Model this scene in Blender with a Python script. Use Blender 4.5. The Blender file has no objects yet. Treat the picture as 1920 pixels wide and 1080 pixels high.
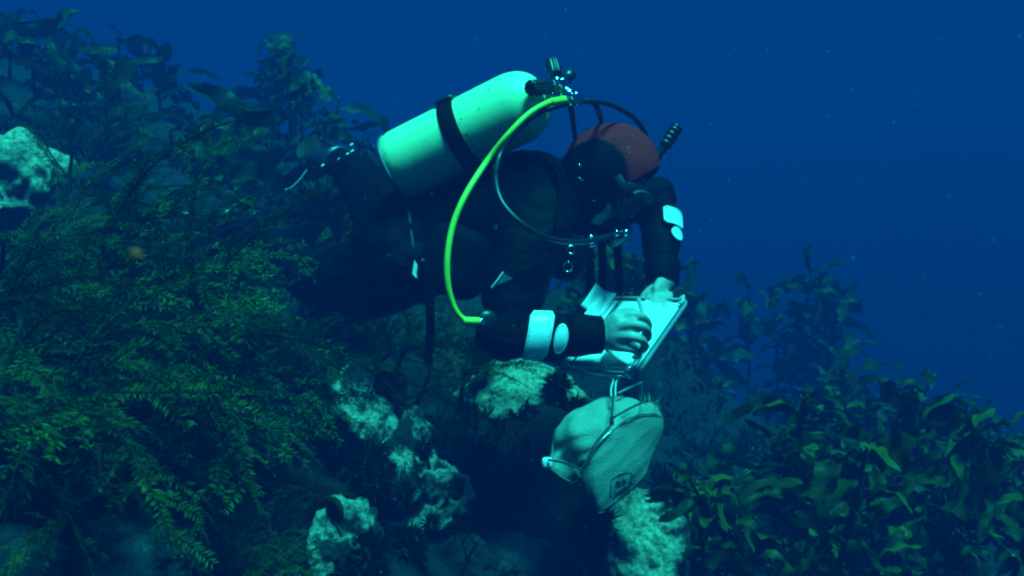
import bpy, bmesh, math, random
import numpy as np
from mathutils import Vector, Matrix, noise, Euler

random.seed(7)
R = math.radians
scene = bpy.context.scene
COL = scene.collection

# ------------------------------------------------------------------ camera
CZ = 1.6                      # camera height above the datum
HT = 0.514                    # tan of half the horizontal field of view
cam_d = bpy.data.cameras.new('camera'); cam = bpy.data.objects.new('camera', cam_d)
COL.objects.link(cam)
cam.location = (0, 0, CZ); cam.rotation_euler = (R(90), 0, 0)
cam_d.sensor_width = 36; cam_d.lens = 18 / HT
cam_d.clip_start = 0.02; cam_d.clip_end = 200
cam_d.dof.use_dof = True; cam_d.dof.focus_distance = 2.45; cam_d.dof.aperture_fstop = 5.6
scene.camera = cam

# ------------------------------------------------------------------ light
SUN_DIR = Vector((0.15, -0.36, 0.92)).normalized()      # towards the sun
el = math.asin(SUN_DIR.z); az = math.atan2(SUN_DIR.x, SUN_DIR.y)
w = bpy.data.worlds.new('World'); scene.world = w; w.use_nodes = True
nt = w.node_tree; bg = nt.nodes['Background']
sky = nt.nodes.new('ShaderNodeTexSky'); sky.sky_type = 'NISHITA'; sky.sun_disc = False
sky.sun_elevation = el; sky.sun_rotation = az
tint = nt.nodes.new('ShaderNodeMix'); tint.data_type = 'RGBA'; tint.blend_type = 'MULTIPLY'
tint.inputs[0].default_value = 1.0
tint.inputs[7].default_value = (0.002, 0.12, 0.40, 1)     # daylight after metres of sea water
nt.links.new(sky.outputs[0], tint.inputs[6]); nt.links.new(tint.outputs[2], bg.inputs[0])
bg.inputs[1].default_value = 0.05
sd = bpy.data.lights.new('sun', 'SUN'); sun = bpy.data.objects.new('sun', sd); COL.objects.link(sun)
sd.energy = 5.0; sd.angle = R(18.0); sd.color = (0.028, 0.97, 0.90)
sun.rotation_euler = (-SUN_DIR).to_track_quat('-Z', 'Y').to_euler()
sun.location = (0, 0, 6)
vs = scene.view_settings
vs.view_transform = 'Standard'; vs.look = 'None'; vs.gamma = 1; vs.exposure = 1.6
scene.cycles.use_denoising = True
scene.cycles.max_bounces = 6; scene.cycles.volume_bounces = 1
scene.cycles.transparent_max_bounces = 8
scene.cycles.caustics_reflective = False; scene.cycles.caustics_refractive = False
scene.cycles.sample_clamp_indirect = 4
scene.cycles.filter_width = 2.2

WATER = dict(density=0.26, color=(0.0005, 0.0245, 0.122), absorb=(0.12, 0.25, 0.25), g=0.0)

# ------------------------------------------------------------------ helpers
def P(px, py, Y):
    """point at depth Y that lies on the sight line through a photograph pixel"""
    return Vector(((px - 960) / 960 * HT * Y, Y, CZ + (540 - py) / 960 * HT * Y))

BASE_P = P

def catmull(pts, n):
    pts = [Vector(p) for p in pts]
    q = [pts[0] * 2 - pts[1]] + pts + [pts[-1] * 2 - pts[-2]]
    seg = len(pts) - 1; out = []
    for i in range(n):
        f = i / (n - 1) * seg; k = min(int(f), seg - 1); t = f - k
        a, b, c, d = q[k], q[k + 1], q[k + 2], q[k + 3]
        out.append(0.5 * ((2 * b) + (c - a) * t + (2 * a - 5 * b + 4 * c - d) * t * t + (3 * b - a - 3 * c + d) * t ** 3))
    return out

def lerp_list(vals, n):
    m = len(vals) - 1; out = []
    for i in range(n):
        f = i / (n - 1) * m; k = min(int(f), m - 1) if m else 0; t = f - k
        out.append(vals[k] * (1 - t) + vals[min(k + 1, m)] * t)
    return out

class MB:
    def __init__(s): s.v = []; s.f = []; s.m = []
    def add(s, vs_, fs, mi=0):
        o = len(s.v); s.v += [tuple(v) for v in vs_]
        for f in fs: s.f.append(tuple(i + o for i in f)); s.m.append(mi)
    def tube(s, pts, r, n=8, steps=None, ra=None, ref=None, mi=0, cap=True, round_cap=False):
        """swept tube; r: radius or list; ra: second radius list for flat sections"""
        if steps: pts = catmull(pts, steps)
        pts = [Vector(p) for p in pts]; k = len(pts)
        r = lerp_list(r, k) if isinstance(r, (list, tuple)) else [r] * k
        r2 = r if ra is None else (lerp_list(ra, k) if isinstance(ra, (list, tuple)) else [ra] * k)
        if round_cap:
            def capend(p, q, a, b):
                d = (p - q).normalized(); ps = []; rs = []; r2s = []
                for ang in (30, 60, 82):
                    ps.append(p + d * (min(a, b) * math.sin(R(ang)))); rs.append(a * math.cos(R(ang))); r2s.append(b * math.cos(R(ang)))
                return ps, rs, r2s
            p1, a1, b1 = capend(pts[-1], pts[-2], r[-1], r2[-1])
            p0, a0, b0 = capend(pts[0], pts[1], r[0], r2[0])
            pts = p0[::-1] + pts + p1; r = a0[::-1] + r + a1; r2 = b0[::-1] + r2 + b1; k = len(pts)
        V = []; N = None
        for i, p in enumerate(pts):
            T = (pts[min(i + 1, k - 1)] - pts[max(i - 1, 0)])
            T = T.normalized() if T.length > 1e-9 else Vector((0, 0, 1))
            if ref is not None:
                N = Vector(ref) - T * T.dot(Vector(ref)); N.normalize()
            elif N is None:
                a = Vector((0, 0, 1)) if abs(T.z) < 0.9 else Vector((1, 0, 0)); N = (a - T * T.dot(a)).normalized()
            else:
                N = (N - T * T.dot(N)).normalized()
            B = T.cross(N)
            for j in range(n):
                t = 2 * math.pi * j / n
                V.append(p + N * (math.cos(t) * r[i]) + B * (math.sin(t) * r2[i]))
        F = []
        for i in range(k - 1):
            for j in range(n):
                F.append((i * n + j, i * n + (j + 1) % n, (i + 1) * n + (j + 1) % n, (i + 1) * n + j))
        if cap:
            F.append(tuple(range(n))[::-1]); F.append(tuple((k - 1) * n + j for j in range(n)))
        s.add(V, F, mi)
    def lathe(s, axis0, axis1, prof, n=24, mi=0):
        """prof: (distance along axis0->axis1 in metres, radius)"""
        a0 = Vector(axis0); T = (Vector(axis1) - a0).normalized()
        a = Vector((0, 0, 1)) if abs(T.z) < 0.9 else Vector((1, 0, 0))
        N = (a - T * T.dot(a)).normalized(); B = T.cross(N)
        V = []; k = len(prof)
        for d, r in prof:
            for j in range(n):
                t = 2 * math.pi * j / n
                V.append(a0 + T * d + (N * math.cos(t) + B * math.sin(t)) * max(r, 1e-5))
        F = [(i * n + j, i * n + (j + 1) % n, (i + 1) * n + (j + 1) % n, (i + 1) * n + j) for i in range(k - 1) for j in range(n)]
        F.append(tuple(range(n))[::-1]); F.append(tuple((k - 1) * n + j for j in range(n)))
        s.add(V, F, mi)
    def grid(s, fn, nu, nv, mi=0):
        V = [fn(i / nu, j / nv) for i in range(nu + 1) for j in range(nv + 1)]
        F = [(i * (nv + 1) + j, (i + 1) * (nv + 1) + j, (i + 1) * (nv + 1) + j + 1, i * (nv + 1) + j + 1) for i in range(nu) for j in range(nv)]
        s.add(V, F, mi)
    def slab(s, o, u, v, t):
        o, u, v, t = map(Vector, (o, u, v, t))
        V = [o, o + u, o + u + v, o + v]; V += [p + t for p in V]
        s.add(V, [(3, 2, 1, 0), (4, 5, 6, 7), (0, 1, 5, 4), (1, 2, 6, 5), (2, 3, 7, 6), (3, 0, 4, 7)])
    def mesh(s, name, mats, smooth=True):
        me = bpy.data.meshes.new(name); me.from_pydata(s.v, [], s.f)
        for m in (mats if isinstance(mats, (list, tuple)) else [mats]): me.materials.append(m)
        me.polygons.foreach_set('material_index', s.m)
        if smooth: me.polygons.foreach_set('use_smooth', [True] * len(s.f))
        me.update(); return me
    def build(s, name, mats, parent=None, smooth=True):
        return link(name, s.mesh(name, mats, smooth), parent)

def link(name, me, parent=None):
    o = bpy.data.objects.new(name, me); COL.objects.link(o)
    if parent is not None:
        o.parent = parent
        if parent.get('abs'):          # parts modelled in world coordinates
            o.location = -Vector(parent.location) if parent.parent is None else (0, 0, 0)
            o['abs'] = 1
    return o

def thing(name, label, cat, loc, group=None, absolute=True):
    o = bpy.data.objects.new(name, None); COL.objects.link(o); o.location = loc
    o.empty_display_size = 0.05
    tag(o, label, cat, group)
    if absolute: o['abs'] = 1
    return o

def tag(o, label=None, cat=None, group=None, kind=None):
    if label: o['label'] = label
    if cat: o['category'] = cat
    if group: o['group'] = group
    if kind: o['kind'] = kind
    return o

def evaluated_mesh(o):
    dg = bpy.context.evaluated_depsgraph_get(); dg.update()
    return bpy.data.meshes.new_from_object(o.evaluated_get(dg))

def solid(o, t, off=1.0):
    m = o.modifiers.new('thickness', 'SOLIDIFY'); m.thickness = t; m.offset = off
    return o

# ------------------------------------------------------------------ materials
def mat(name, base, rough=0.6, metal=0.0, var=0.0, var_scale=20, col2=None, bump=0.0, bump_scale=60,
        spec=0.5, transl=None, sharp=(0.4, 0.6), detail=5, coat=0.0):
    m = bpy.data.materials.new(name); m.use_nodes = True; t = m.node_tree; b = t.nodes['Principled BSDF']
    b.inputs['Roughness'].default_value = rough; b.inputs['Metallic'].default_value = metal
    b.inputs['Specular IOR Level'].default_value = spec; b.inputs['Coat Weight'].default_value = coat
    b.inputs['Base Color'].default_value = (*base, 1)
    tc = t.nodes.new('ShaderNodeTexCoord')
    if col2 is not None or var:
        nz = t.nodes.new('ShaderNodeTexNoise'); nz.inputs['Scale'].default_value = var_scale
        nz.inputs['Detail'].default_value = detail; nz.inputs['Roughness'].default_value = 0.62
        t.links.new(tc.outputs['Object'], nz.inputs['Vector'])
        rp = t.nodes.new('ShaderNodeValToRGB')
        c2 = col2 if col2 is not None else tuple(c * (1 - var) for c in base)
        rp.color_ramp.elements[0].position = sharp[0]; rp.color_ramp.elements[1].position = sharp[1]
        rp.color_ramp.elements[0].color = (*c2, 1); rp.color_ramp.elements[1].color = (*base, 1)
        t.links.new(nz.outputs['Fac'], rp.inputs['Fac']); t.links.new(rp.outputs['Color'], b.inputs['Base Color'])
    if bump:
        n2 = t.nodes.new('ShaderNodeTexNoise'); n2.inputs['Scale'].default_value = bump_scale; n2.inputs['Detail'].default_value = 6
        t.links.new(tc.outputs['Object'], n2.inputs['Vector'])
        bp = t.nodes.new('ShaderNodeBump'); bp.inputs['Strength'].default_value = bump; bp.inputs['Distance'].default_value = 0.01
        t.links.new(n2.outputs['Fac'], bp.inputs['Height']); t.links.new(bp.outputs['Normal'], b.inputs['Normal'])
    if transl:
        tr = t.nodes.new('ShaderNodeBsdfTranslucent'); tr.inputs['Color'].default_value = (*transl[0], 1)
        mx = t.nodes.new('ShaderNodeMixShader'); mx.inputs[0].default_value = transl[1]
        t.links.new(b.outputs[0], mx.inputs[1]); t.links.new(tr.outputs[0], mx.inputs[2])
        t.links.new(mx.outputs[0], t.nodes['Material Output'].inputs['Surface'])
    return m

M = {}
M['suit'] = mat('black_suit', (0.0026, 0.0024, 0.004), 0.7, var=0.4, var_scale=9, bump=0.2, bump_scale=90, spec=0.05)
M['suit_grey'] = mat('worn_suit', (0.045, 0.05, 0.06), 0.6, var=0.5, var_scale=14, bump=0.3, bump_scale=70)
M['jacket'] = mat('jacket_fabric', (0.0024, 0.0024, 0.0035), 0.75, var=0.4, var_scale=25, bump=0.3, bump_scale=250, spec=0.06)
M['rubber'] = mat('black_rubber', (0.014, 0.014, 0.016), 0.38, var=0.3, var_scale=30, spec=0.5)
M['fin'] = mat('fin_rubber', (0.02, 0.022, 0.028), 0.35, var=0.3, var_scale=12)
M['skin'] = mat('skin', (0.50, 0.37, 0.34), 0.5, var=0.2, var_scale=45, bump=0.15, bump_scale=220)
M['chrome'] = mat('chrome', (0.85, 0.85, 0.85), 0.12, metal=1.0, var=0.2, var_scale=40)
M['hood_red'] = mat('red_neoprene', (0.98, 0.016, 0.016), 0.85, var=0.35, var_scale=18, bump=0.3, bump_scale=260, spec=0.08)
M['hose_yellow'] = mat('yellow_hose', (0.85, 0.72, 0.05), 0.45, var=0.15, var_scale=30)
M['patch'] = mat('reflective_patch', (0.88, 0.9, 0.92), 0.3, var=0.12, var_scale=60, coat=0.5)
M['patch_edge'] = mat('patch_edge', (0.9, 0.92, 0.92), 0.4, var=0.1, var_scale=80)
M['plastic_white'] = mat('white_plastic', (0.82, 0.83, 0.84), 0.4, var=0.08, var_scale=14)
M['plastic_grey'] = mat('grey_plastic', (0.2, 0.24, 0.27), 0.35, var=0.2, var_scale=20)
M['cord'] = mat('dark_cord', (0.035, 0.035, 0.04), 0.8, var=0.3, var_scale=200)
M['rope'] = mat('pale_rope', (0.55, 0.55, 0.52), 0.8, var=0.3, var_scale=200)
M['wire'] = mat('steel_wire', (0.7, 0.72, 0.72), 0.25, metal=0.9, var=0.2, var_scale=60)
M['bag'] = mat('bag_canvas_shaded', (0.22, 0.235, 0.20), 0.8, col2=(0.14, 0.155, 0.115), var_scale=7, sharp=(0.3, 0.62), bump=0.5, bump_scale=300, transl=((0.2, 0.22, 0.18), 0.12))  # canvas toned down, shade of the downward-facing panel is in the colour
M['bag_lit'] = mat('bag_canvas_lit', (0.38, 0.39, 0.33), 0.8, col2=(0.22, 0.24, 0.18), var_scale=6, sharp=(0.28, 0.6), bump=0.4, bump_scale=250, transl=((0.35, 0.36, 0.3), 0.12))  # same canvas lightened, light on the upward-facing lobe is in the colour
M['print'] = mat('printed_ink', (0.012, 0.014, 0.02), 0.8, col2=(0.06, 0.07, 0.07), var_scale=90, sharp=(0.3, 0.45))
M['orange'] = mat('orange_speck', (1.0, 0.035, 0.003), 0.8, var=0.2, var_scale=300)
M['snow'] = mat('marine_snow', (0.7, 0.7, 0.62), 0.9, var=0.2, var_scale=50)

def tank_mat():
    m = bpy.data.materials.new('tank_paint'); m.use_nodes = True; t = m.node_tree; b = t.nodes['Principled BSDF']
    tc = t.nodes.new('ShaderNodeTexCoord')
    nz = t.nodes.new('ShaderNodeTexNoise'); nz.inputs['Scale'].default_value = 75; nz.inputs['Detail'].default_value = 7
    t.links.new(tc.outputs['Object'], nz.inputs['Vector'])
    big = t.nodes.new('ShaderNodeTexNoise'); big.inputs['Scale'].default_value = 7; big.inputs['Detail'].default_value = 3
    t.links.new(tc.outputs['Object'], big.inputs['Vector'])
    mul = t.nodes.new('ShaderNodeMath'); mul.operation = 'MULTIPLY_ADD'; mul.inputs[1].default_value = 0.35; 
    t.links.new(big.outputs['Fac'], mul.inputs[0]); t.links.new(nz.outputs['Fac'], mul.inputs[2])
    rp = t.nodes.new('ShaderNodeValToRGB'); e = rp.color_ramp.elements
    e[0].position = 0.85; e[0].color = (0.66, 0.88, 0.44, 1); e[1].position = 0.875; e[1].color = (0.22, 0.24, 0.14, 1)
    t.links.new(mul.outputs[0], rp.inputs[0]); t.links.new(rp.outputs[0], b.inputs['Base Color'])
    b.inputs['Roughness'].default_value = 0.42; b.inputs['Coat Weight'].default_value = 0.15
    bp = t.nodes.new('ShaderNodeBump'); bp.inputs['Strength'].default_value = 0.12; bp.inputs['Distance'].default_value = 0.004
    t.links.new(nz.outputs['Fac'], bp.inputs['Height']); t.links.new(bp.outputs[0], b.inputs['Normal'])
    return m
M['tank'] = tank_mat()

def paper_mat():
    m = bpy.data.materials.new('ruled_paper'); m.use_nodes = True; t = m.node_tree; b = t.nodes['Principled BSDF']
    uv = t.nodes.new('ShaderNodeUVMap')
    sp = t.nodes.new('ShaderNodeSeparateXYZ'); t.links.new(uv.outputs[0], sp.inputs[0])
    wv = t.nodes.new('ShaderNodeMath'); wv.operation = 'MULTIPLY'; wv.inputs[1].default_value = 16
    t.links.new(sp.outputs[0], wv.inputs[0])
    fr = t.nodes.new('ShaderNodeMath'); fr.operation = 'FRACT'; t.links.new(wv.outputs[0], fr.inputs[0])
    gt = t.nodes.new('ShaderNodeMath'); gt.operation = 'LESS_THAN'; gt.inputs[1].default_value = 0.42; t.links.new(fr.outputs[0], gt.inputs[0])
    mp = t.nodes.new('ShaderNodeMapping'); mp.inputs['Scale'].default_value = (16, 60, 1); t.links.new(uv.outputs[0], mp.inputs[0])
    nz = t.nodes.new('ShaderNodeTexNoise'); nz.inputs['Scale'].default_value = 1.0; nz.inputs['Detail'].default_value = 3; t.links.new(mp.outputs[0], nz.inputs[0])
    g2 = t.nodes.new('ShaderNodeMath'); g2.operation = 'GREATER_THAN'; g2.inputs[1].default_value = 0.52; t.links.new(nz.outputs['Fac'], g2.inputs[0])
    mu = t.nodes.new('ShaderNodeMath'); mu.operation = 'MULTIPLY'; t.links.new(gt.outputs[0], mu.inputs[0]); t.links.new(g2.outputs[0], mu.inputs[1])
    mx = t.nodes.new('ShaderNodeMix'); mx.data_type = 'RGBA'; mx.inputs[6].default_value = (0.88, 0.88, 0.87, 1); mx.inputs[7].default_value = (0.5, 0.52, 0.55, 1)
    t.links.new(mu.outputs[0], mx.inputs[0]); t.links.new(mx.outputs[2], b.inputs['Base Color'])
    b.inputs['Roughness'].default_value = 0.55
    return m
M['paper'] = paper_mat()

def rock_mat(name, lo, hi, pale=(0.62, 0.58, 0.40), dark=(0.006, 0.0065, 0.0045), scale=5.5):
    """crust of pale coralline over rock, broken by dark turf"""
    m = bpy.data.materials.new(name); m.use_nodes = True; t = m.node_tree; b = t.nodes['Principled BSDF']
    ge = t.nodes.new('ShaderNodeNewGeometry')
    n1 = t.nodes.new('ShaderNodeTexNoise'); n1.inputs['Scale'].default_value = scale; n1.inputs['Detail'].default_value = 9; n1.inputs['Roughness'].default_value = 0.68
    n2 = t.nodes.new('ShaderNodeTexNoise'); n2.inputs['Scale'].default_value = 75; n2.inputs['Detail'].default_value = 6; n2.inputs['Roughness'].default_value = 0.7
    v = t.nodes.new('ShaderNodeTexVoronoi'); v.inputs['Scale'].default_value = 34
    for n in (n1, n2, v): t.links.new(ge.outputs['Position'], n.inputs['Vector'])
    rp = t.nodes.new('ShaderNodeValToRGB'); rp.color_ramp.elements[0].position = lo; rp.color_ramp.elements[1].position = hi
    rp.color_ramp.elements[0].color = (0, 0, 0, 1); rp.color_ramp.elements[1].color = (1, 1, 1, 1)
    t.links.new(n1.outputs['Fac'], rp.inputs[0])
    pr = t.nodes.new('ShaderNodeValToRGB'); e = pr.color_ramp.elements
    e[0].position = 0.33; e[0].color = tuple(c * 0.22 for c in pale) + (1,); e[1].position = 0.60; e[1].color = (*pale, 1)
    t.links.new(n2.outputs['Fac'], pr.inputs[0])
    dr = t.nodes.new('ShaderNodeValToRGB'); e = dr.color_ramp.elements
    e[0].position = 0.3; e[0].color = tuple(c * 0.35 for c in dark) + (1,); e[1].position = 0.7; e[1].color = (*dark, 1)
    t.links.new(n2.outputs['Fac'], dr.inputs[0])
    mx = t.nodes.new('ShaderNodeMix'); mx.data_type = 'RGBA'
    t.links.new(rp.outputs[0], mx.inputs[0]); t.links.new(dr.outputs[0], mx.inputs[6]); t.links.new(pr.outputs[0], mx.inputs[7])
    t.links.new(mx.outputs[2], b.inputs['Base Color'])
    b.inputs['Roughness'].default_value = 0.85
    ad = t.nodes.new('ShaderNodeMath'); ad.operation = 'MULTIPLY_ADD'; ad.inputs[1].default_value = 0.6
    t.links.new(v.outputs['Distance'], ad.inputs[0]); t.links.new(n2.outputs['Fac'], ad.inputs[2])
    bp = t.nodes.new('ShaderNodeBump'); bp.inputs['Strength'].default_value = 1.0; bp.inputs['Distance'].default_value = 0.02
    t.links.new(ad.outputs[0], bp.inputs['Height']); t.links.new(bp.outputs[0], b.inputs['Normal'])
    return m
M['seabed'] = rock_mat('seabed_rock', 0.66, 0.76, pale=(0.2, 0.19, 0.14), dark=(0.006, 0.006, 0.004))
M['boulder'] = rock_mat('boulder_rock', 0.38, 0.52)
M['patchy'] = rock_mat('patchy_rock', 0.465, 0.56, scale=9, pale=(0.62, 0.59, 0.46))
M['shade_toned_rock'] = rock_mat('shade_toned_rock', 0.40, 0.56, pale=(0.07, 0.07, 0.09))  # rock darkened and blued: the shade is put into its colour
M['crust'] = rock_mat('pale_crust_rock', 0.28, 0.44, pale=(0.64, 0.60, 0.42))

def weed_mat(name, c1, c2, tr):
    return mat(name, c1, 0.42, col2=c2, var_scale=11, sharp=(0.32, 0.66), transl=(tr, 0.22), bump=0.25, bump_scale=60, spec=0.08)
M['kelp'] = [weed_mat('kelp_brown', (0.0475, 0.0443, 0.0022), (0.0177, 0.0177, 0.0012), (0.0379, 0.0412, 0.0015)),
             weed_mat('kelp_olive', (0.0348, 0.0367, 0.0018), (0.0139, 0.0152, 0.0010), (0.0317, 0.0348, 0.0015)),
             weed_mat('kelp_pale', (0.0958, 0.0871, 0.0045), (0.0392, 0.0366, 0.0021), (0.0697, 0.0697, 0.0025))]
M['sarg'] = [weed_mat('seaweed_olive', (0.1080, 0.1117, 0.0043), (0.0397, 0.0432, 0.0026), (0.0720, 0.0899, 0.0034)),
             weed_mat('seaweed_brown', (0.0616, 0.0616, 0.0033), (0.0216, 0.0230, 0.0018), (0.0462, 0.0523, 0.0022))]
M['stem'] = mat('stem_brown', (0.020, 0.018, 0.005), 0.75, var=0.5, var_scale=40, spec=0.08)
M['turf'] = weed_mat('turf_algae', (0.026, 0.028, 0.010), (0.010, 0.012, 0.006), (0.02, 0.024, 0.006))

# ------------------------------------------------------------------ seabed
CTRL = np.array([
 (0,2.6,-.80),(.0,3.3,-.42),(.1,4.0,-.32),(0,6,-.4),(0,1.2,-1.0),(.36,2.7,-.74),(.14,3.05,-.42),
 (-.44,2.55,-.42),(-.25,2.4,-.55),(-.39,2.15,-.66),(.6,4.6,-.12),(.2,4.7,-.02),(-1.5,3.2,.18),(-1.2,2.6,-.12),(-1.0,2.0,-.40),(-1.0,1.5,-.58),
 (-1.8,2,-.05),(-2,3.2,.30),(-2.5,5,1.0),(-1.0,4,.16),(-1,6,.75),(-3,8,1.6),(-.3,5,.02),(-6,10,1.9),(-.6,9,.6),
 (.8,2.5,-.92),(1.3,3.2,-.70),(2,3,-1.0),(3,4,-1.35),(1.1,4.6,-.62),(1.3,6,-1.2),(3,8,-2.2),(6,10,-2.8),(6,3,-2.4),
 (2,1,-1.5),(-2,0,-.6),(0,0,-1.2),(2,-2,-1.7),(-3,-2,-.6),(0,-4,-1.6),(14,16,-3.2),(-14,16,1.9),(0,18,-1.2),
 (-14,-4,1.0),(14,-4,-3.0),(-22,26,1.9),(22,26,-3.4),(0,28,-1.6),(.62,3.4,-.62),(.5,2.2,-1.0)])
_d = np.linalg.norm(CTRL[:, None, :2] - CTRL[None, :, :2], axis=2)
_A = np.block([[-_d, np.ones((len(CTRL), 1))], [np.ones((1, len(CTRL))), np.zeros((1, 1))]])
_W = np.linalg.solve(_A, np.append(CTRL[:, 2], 0))
def base_h(x, y):
    r = np.hypot(CTRL[:, 0] - x, CTRL[:, 1] - y)
    return float(-(r * _W[:-1]).sum() + _W[-1])
def ground(x, y):
    h = base_h(x, y)
    p = Vector((x, y, 0))
    h += 0.10 * noise.fractal(p * 1.7, 1.0, 2.1, 3)
    c = noise.cell(p * 0) * 0
    v = noise.voronoi(Vector((x, y, h * 0.6)) * 3.1)[0]
    h += 0.11 * (0.42 - v[0])
    v2 = noise.voronoi(Vector((x + 3, y, h)) * 8.5)[0]
    h += 0.034 * (0.4 - v2[0]) + c
    h += 0.018 * noise.fractal(p * 17, 1.0, 2.2, 3)
    return CZ + h
def axis_grid(n, c, dense, far_lo, far_hi):
    t = np.linspace(-1, 1, n); a = np.sinh(t * 3.6) / np.sinh(3.6)
    return np.where(a < 0, c + (-a) * (far_lo - c), c + a * (far_hi - c))
gx = axis_grid(330, -0.1, 1, -22, 22); gy = axis_grid(330, 2.6, 1, -6, 28)
mb = MB(); nx, ny = len(gx), len(gy)
mb.v = [(float(x), float(y), ground(float(x), float(y))) for x in gx for y in gy]
mb.f = [(i * ny + j, (i + 1) * ny + j, (i + 1) * ny + j + 1, i * ny + j + 1) for i in range(nx - 1) for j in range(ny - 1)]
mb.m = [0] * len(mb.f)
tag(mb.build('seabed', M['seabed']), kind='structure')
ZLOW = min(v[2] for v in mb.v)

# ------------------------------------------------------------------ boulders
def boulder(px, py, Y, sx, sy, sz, label, m, seed, rot=0.0, group='boulders on the reef slope', lump=0.24):
    c = P(px, py, Y)
    bm = bmesh.new(); bmesh.ops.create_icosphere(bm, subdivisions=5, radius=1.0)
    off = Vector((seed * 7.3, seed * 3.1, seed))
    for v in bm.verts:
        p = v.co.copy()
        d = 1 + lump * noise.fractal(p * 1.1 + off, 1.0, 2.0, 3)
        vo = noise.voronoi(p * 1.9 + off)[0]
        d += 0.20 * min(vo[1] - vo[0], 0.45) - 0.08
        vo = noise.voronoi(p * 6.5 + off)[0]
        d += 0.06 * (0.4 - vo[0]) + 0.05 * noise.fractal(p * 11 + off, 1, 2.1, 4)
        v.co = Vector((p.x * sx, p.y * sy, p.z * sz)) * d
    me = bpy.data.meshes.new('boulder'); bm.to_mesh(me); bm.free()
    me.polygons.foreach_set('use_smooth', [True] * len(me.polygons)); me.materials.append(m)
    o = link('boulder', me); o.location = c; o.rotation_euler = (0.15 * math.sin(seed), 0.2 * math.cos(seed), rot)
    return tag(o, label, 'rock', group)
boulder(25, 350, 3.2, .14, .15, .15, 'pale angular boulder standing out above the feathery seaweed', M['crust'], 17, .3, lump=.45)
boulder(975, 765, 3.28, .24, .22, .16, 'pale crusted boulder behind the white bag and below the slate', M['crust'], 2, .5)
boulder(1070, 820, 3.25, .17, .2, .12, 'half shaded boulder just behind the white bag', M['boulder'], 12, 1.2)
boulder(1205, 1045, 2.6, .125, .17, .19, 'pale crusted boulder directly beneath the white bag', M['crust'], 3, .1)
boulder(662, 775, 2.5, .075, .10, .13, 'small pale rock knob at the edge of the feathery seaweed', M['patchy'], 4, .9, lump=.5)
boulder(758, 872, 2.42, .085, .10, .12, 'grey lobed rock with a dark branching seaweed in front', M['patchy'], 5, .2, lump=.5)
boulder(815, 945, 2.40, .075, .09, .09, 'pale broken rock beside the dark branching seaweed', M['patchy'], 6, 1.9, lump=.5)
boulder(645, 1030, 2.2, .075, .09, .10, 'pale rock under the single broad leaf', M['patchy'], 7, .4, lump=.5)
boulder(960, 1075, 2.5, .16, .14, .10, 'rock with shade in its colour between the pale boulders', M['shade_toned_rock'], 8, 2.2)
boulder(210, 1060, 1.9, .20, .16, .09, 'rock with bluish shade in its colour below the feathery seaweed', M['shade_toned_rock'], 9, .8)
boulder(20, 1075, 1.75, .10, .14, .08, 'small rock with shade in its colour beside the bluish rock', M['shade_toned_rock'], 10, .8)
boulder(850, 1060, 2.4, .11, .12, .08, 'dark weedy rock beside the pale rocks', M['seabed'], 11, .8)

# ------------------------------------------------------------------ seaweed meshes
def blade_mesh(i):
    rnd = random.Random(100 + i)
    L = rnd.uniform(.13, .30); W = rnd.uniform(.016, .036); curl = rnd.uniform(.3, 2.0); bend = rnd.uniform(-.9, .9)
    if i >= 12: L = rnd.uniform(.13, .21); W = rnd.uniform(.034, .05); curl = rnd.uniform(.1, 1.1)
    ph = rnd.uniform(0, 6); k = rnd.uniform(10, 20); tw = rnd.uniform(-1.2, 1.2)
    nu, nv = 11, 4
    cx = cz = cy = 0.0; cen = []
    for a in range(nu + 1):
        u = a / nu; cen.append((cx, cy, cz, u))
        el_ = .35 - curl * u; yaw = bend * u * u
        cx += L / nu * math.cos(el_) * math.cos(yaw); cy += L / nu * math.sin(yaw); cz += L / nu * math.sin(el_)
    mb = MB(); V = []
    er = [rnd.uniform(.55, 1.25) for _ in range(2 * (nu + 1))]
    for a, (x, y, z, u) in enumerate(cen):
        wdt = W * (min(1, .14 + 2.6 * u) * (1 - max(0, (u - .72) / .28) ** 2 * .75))
        t = tw * u
        for b in range(nv + 1):
            s = b / nv * 2 - 1
            e = er[a * 2 + (b > nv / 2)] if abs(s) > .9 else 1
            ru = .5 * wdt * math.sin(k * u + ph + (1.7 if s > 0 else 0)) * abs(s) ** 1.5
            V.append((x, y + s * e * wdt * math.cos(t), z + s * e * wdt * math.sin(t) + ru + .15 * wdt * s * s))
    F = [(a * (nv + 1) + b, (a + 1) * (nv + 1) + b, (a + 1) * (nv + 1) + b + 1, a * (nv + 1) + b + 1) for a in range(nu) for b in range(nv)]
    mb.add(V, F); return mb.mesh('blade', M['kelp'][i % 3])
BLADES = [blade_mesh(i) for i in range(18)]

def stipe_mesh(h, lean, seed):
    rnd = random.Random(seed); mb = MB()
    pts = [(0, 0, -.04), (lean[0] * .3, lean[1] * .3, h * .4), (lean[0] * .7, lean[1] * .7 + rnd.uniform(-.02, .02), h * .75), (lean[0], lean[1], h)]
    mb.tube(pts, [.011, .008, .007, .004], 6, steps=9)
    for a in range(5):
        t = a * 1.26 + rnd.random()
        mb.tube([(0, 0, .015), (.025 * math.cos(t), .025 * math.sin(t), 0), (.05 * math.cos(t), .05 * math.sin(t), -.03)], [.005, .003], 4, steps=4)
    return mb.mesh('stipe', M['stem']), catmull(pts, 20)

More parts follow.
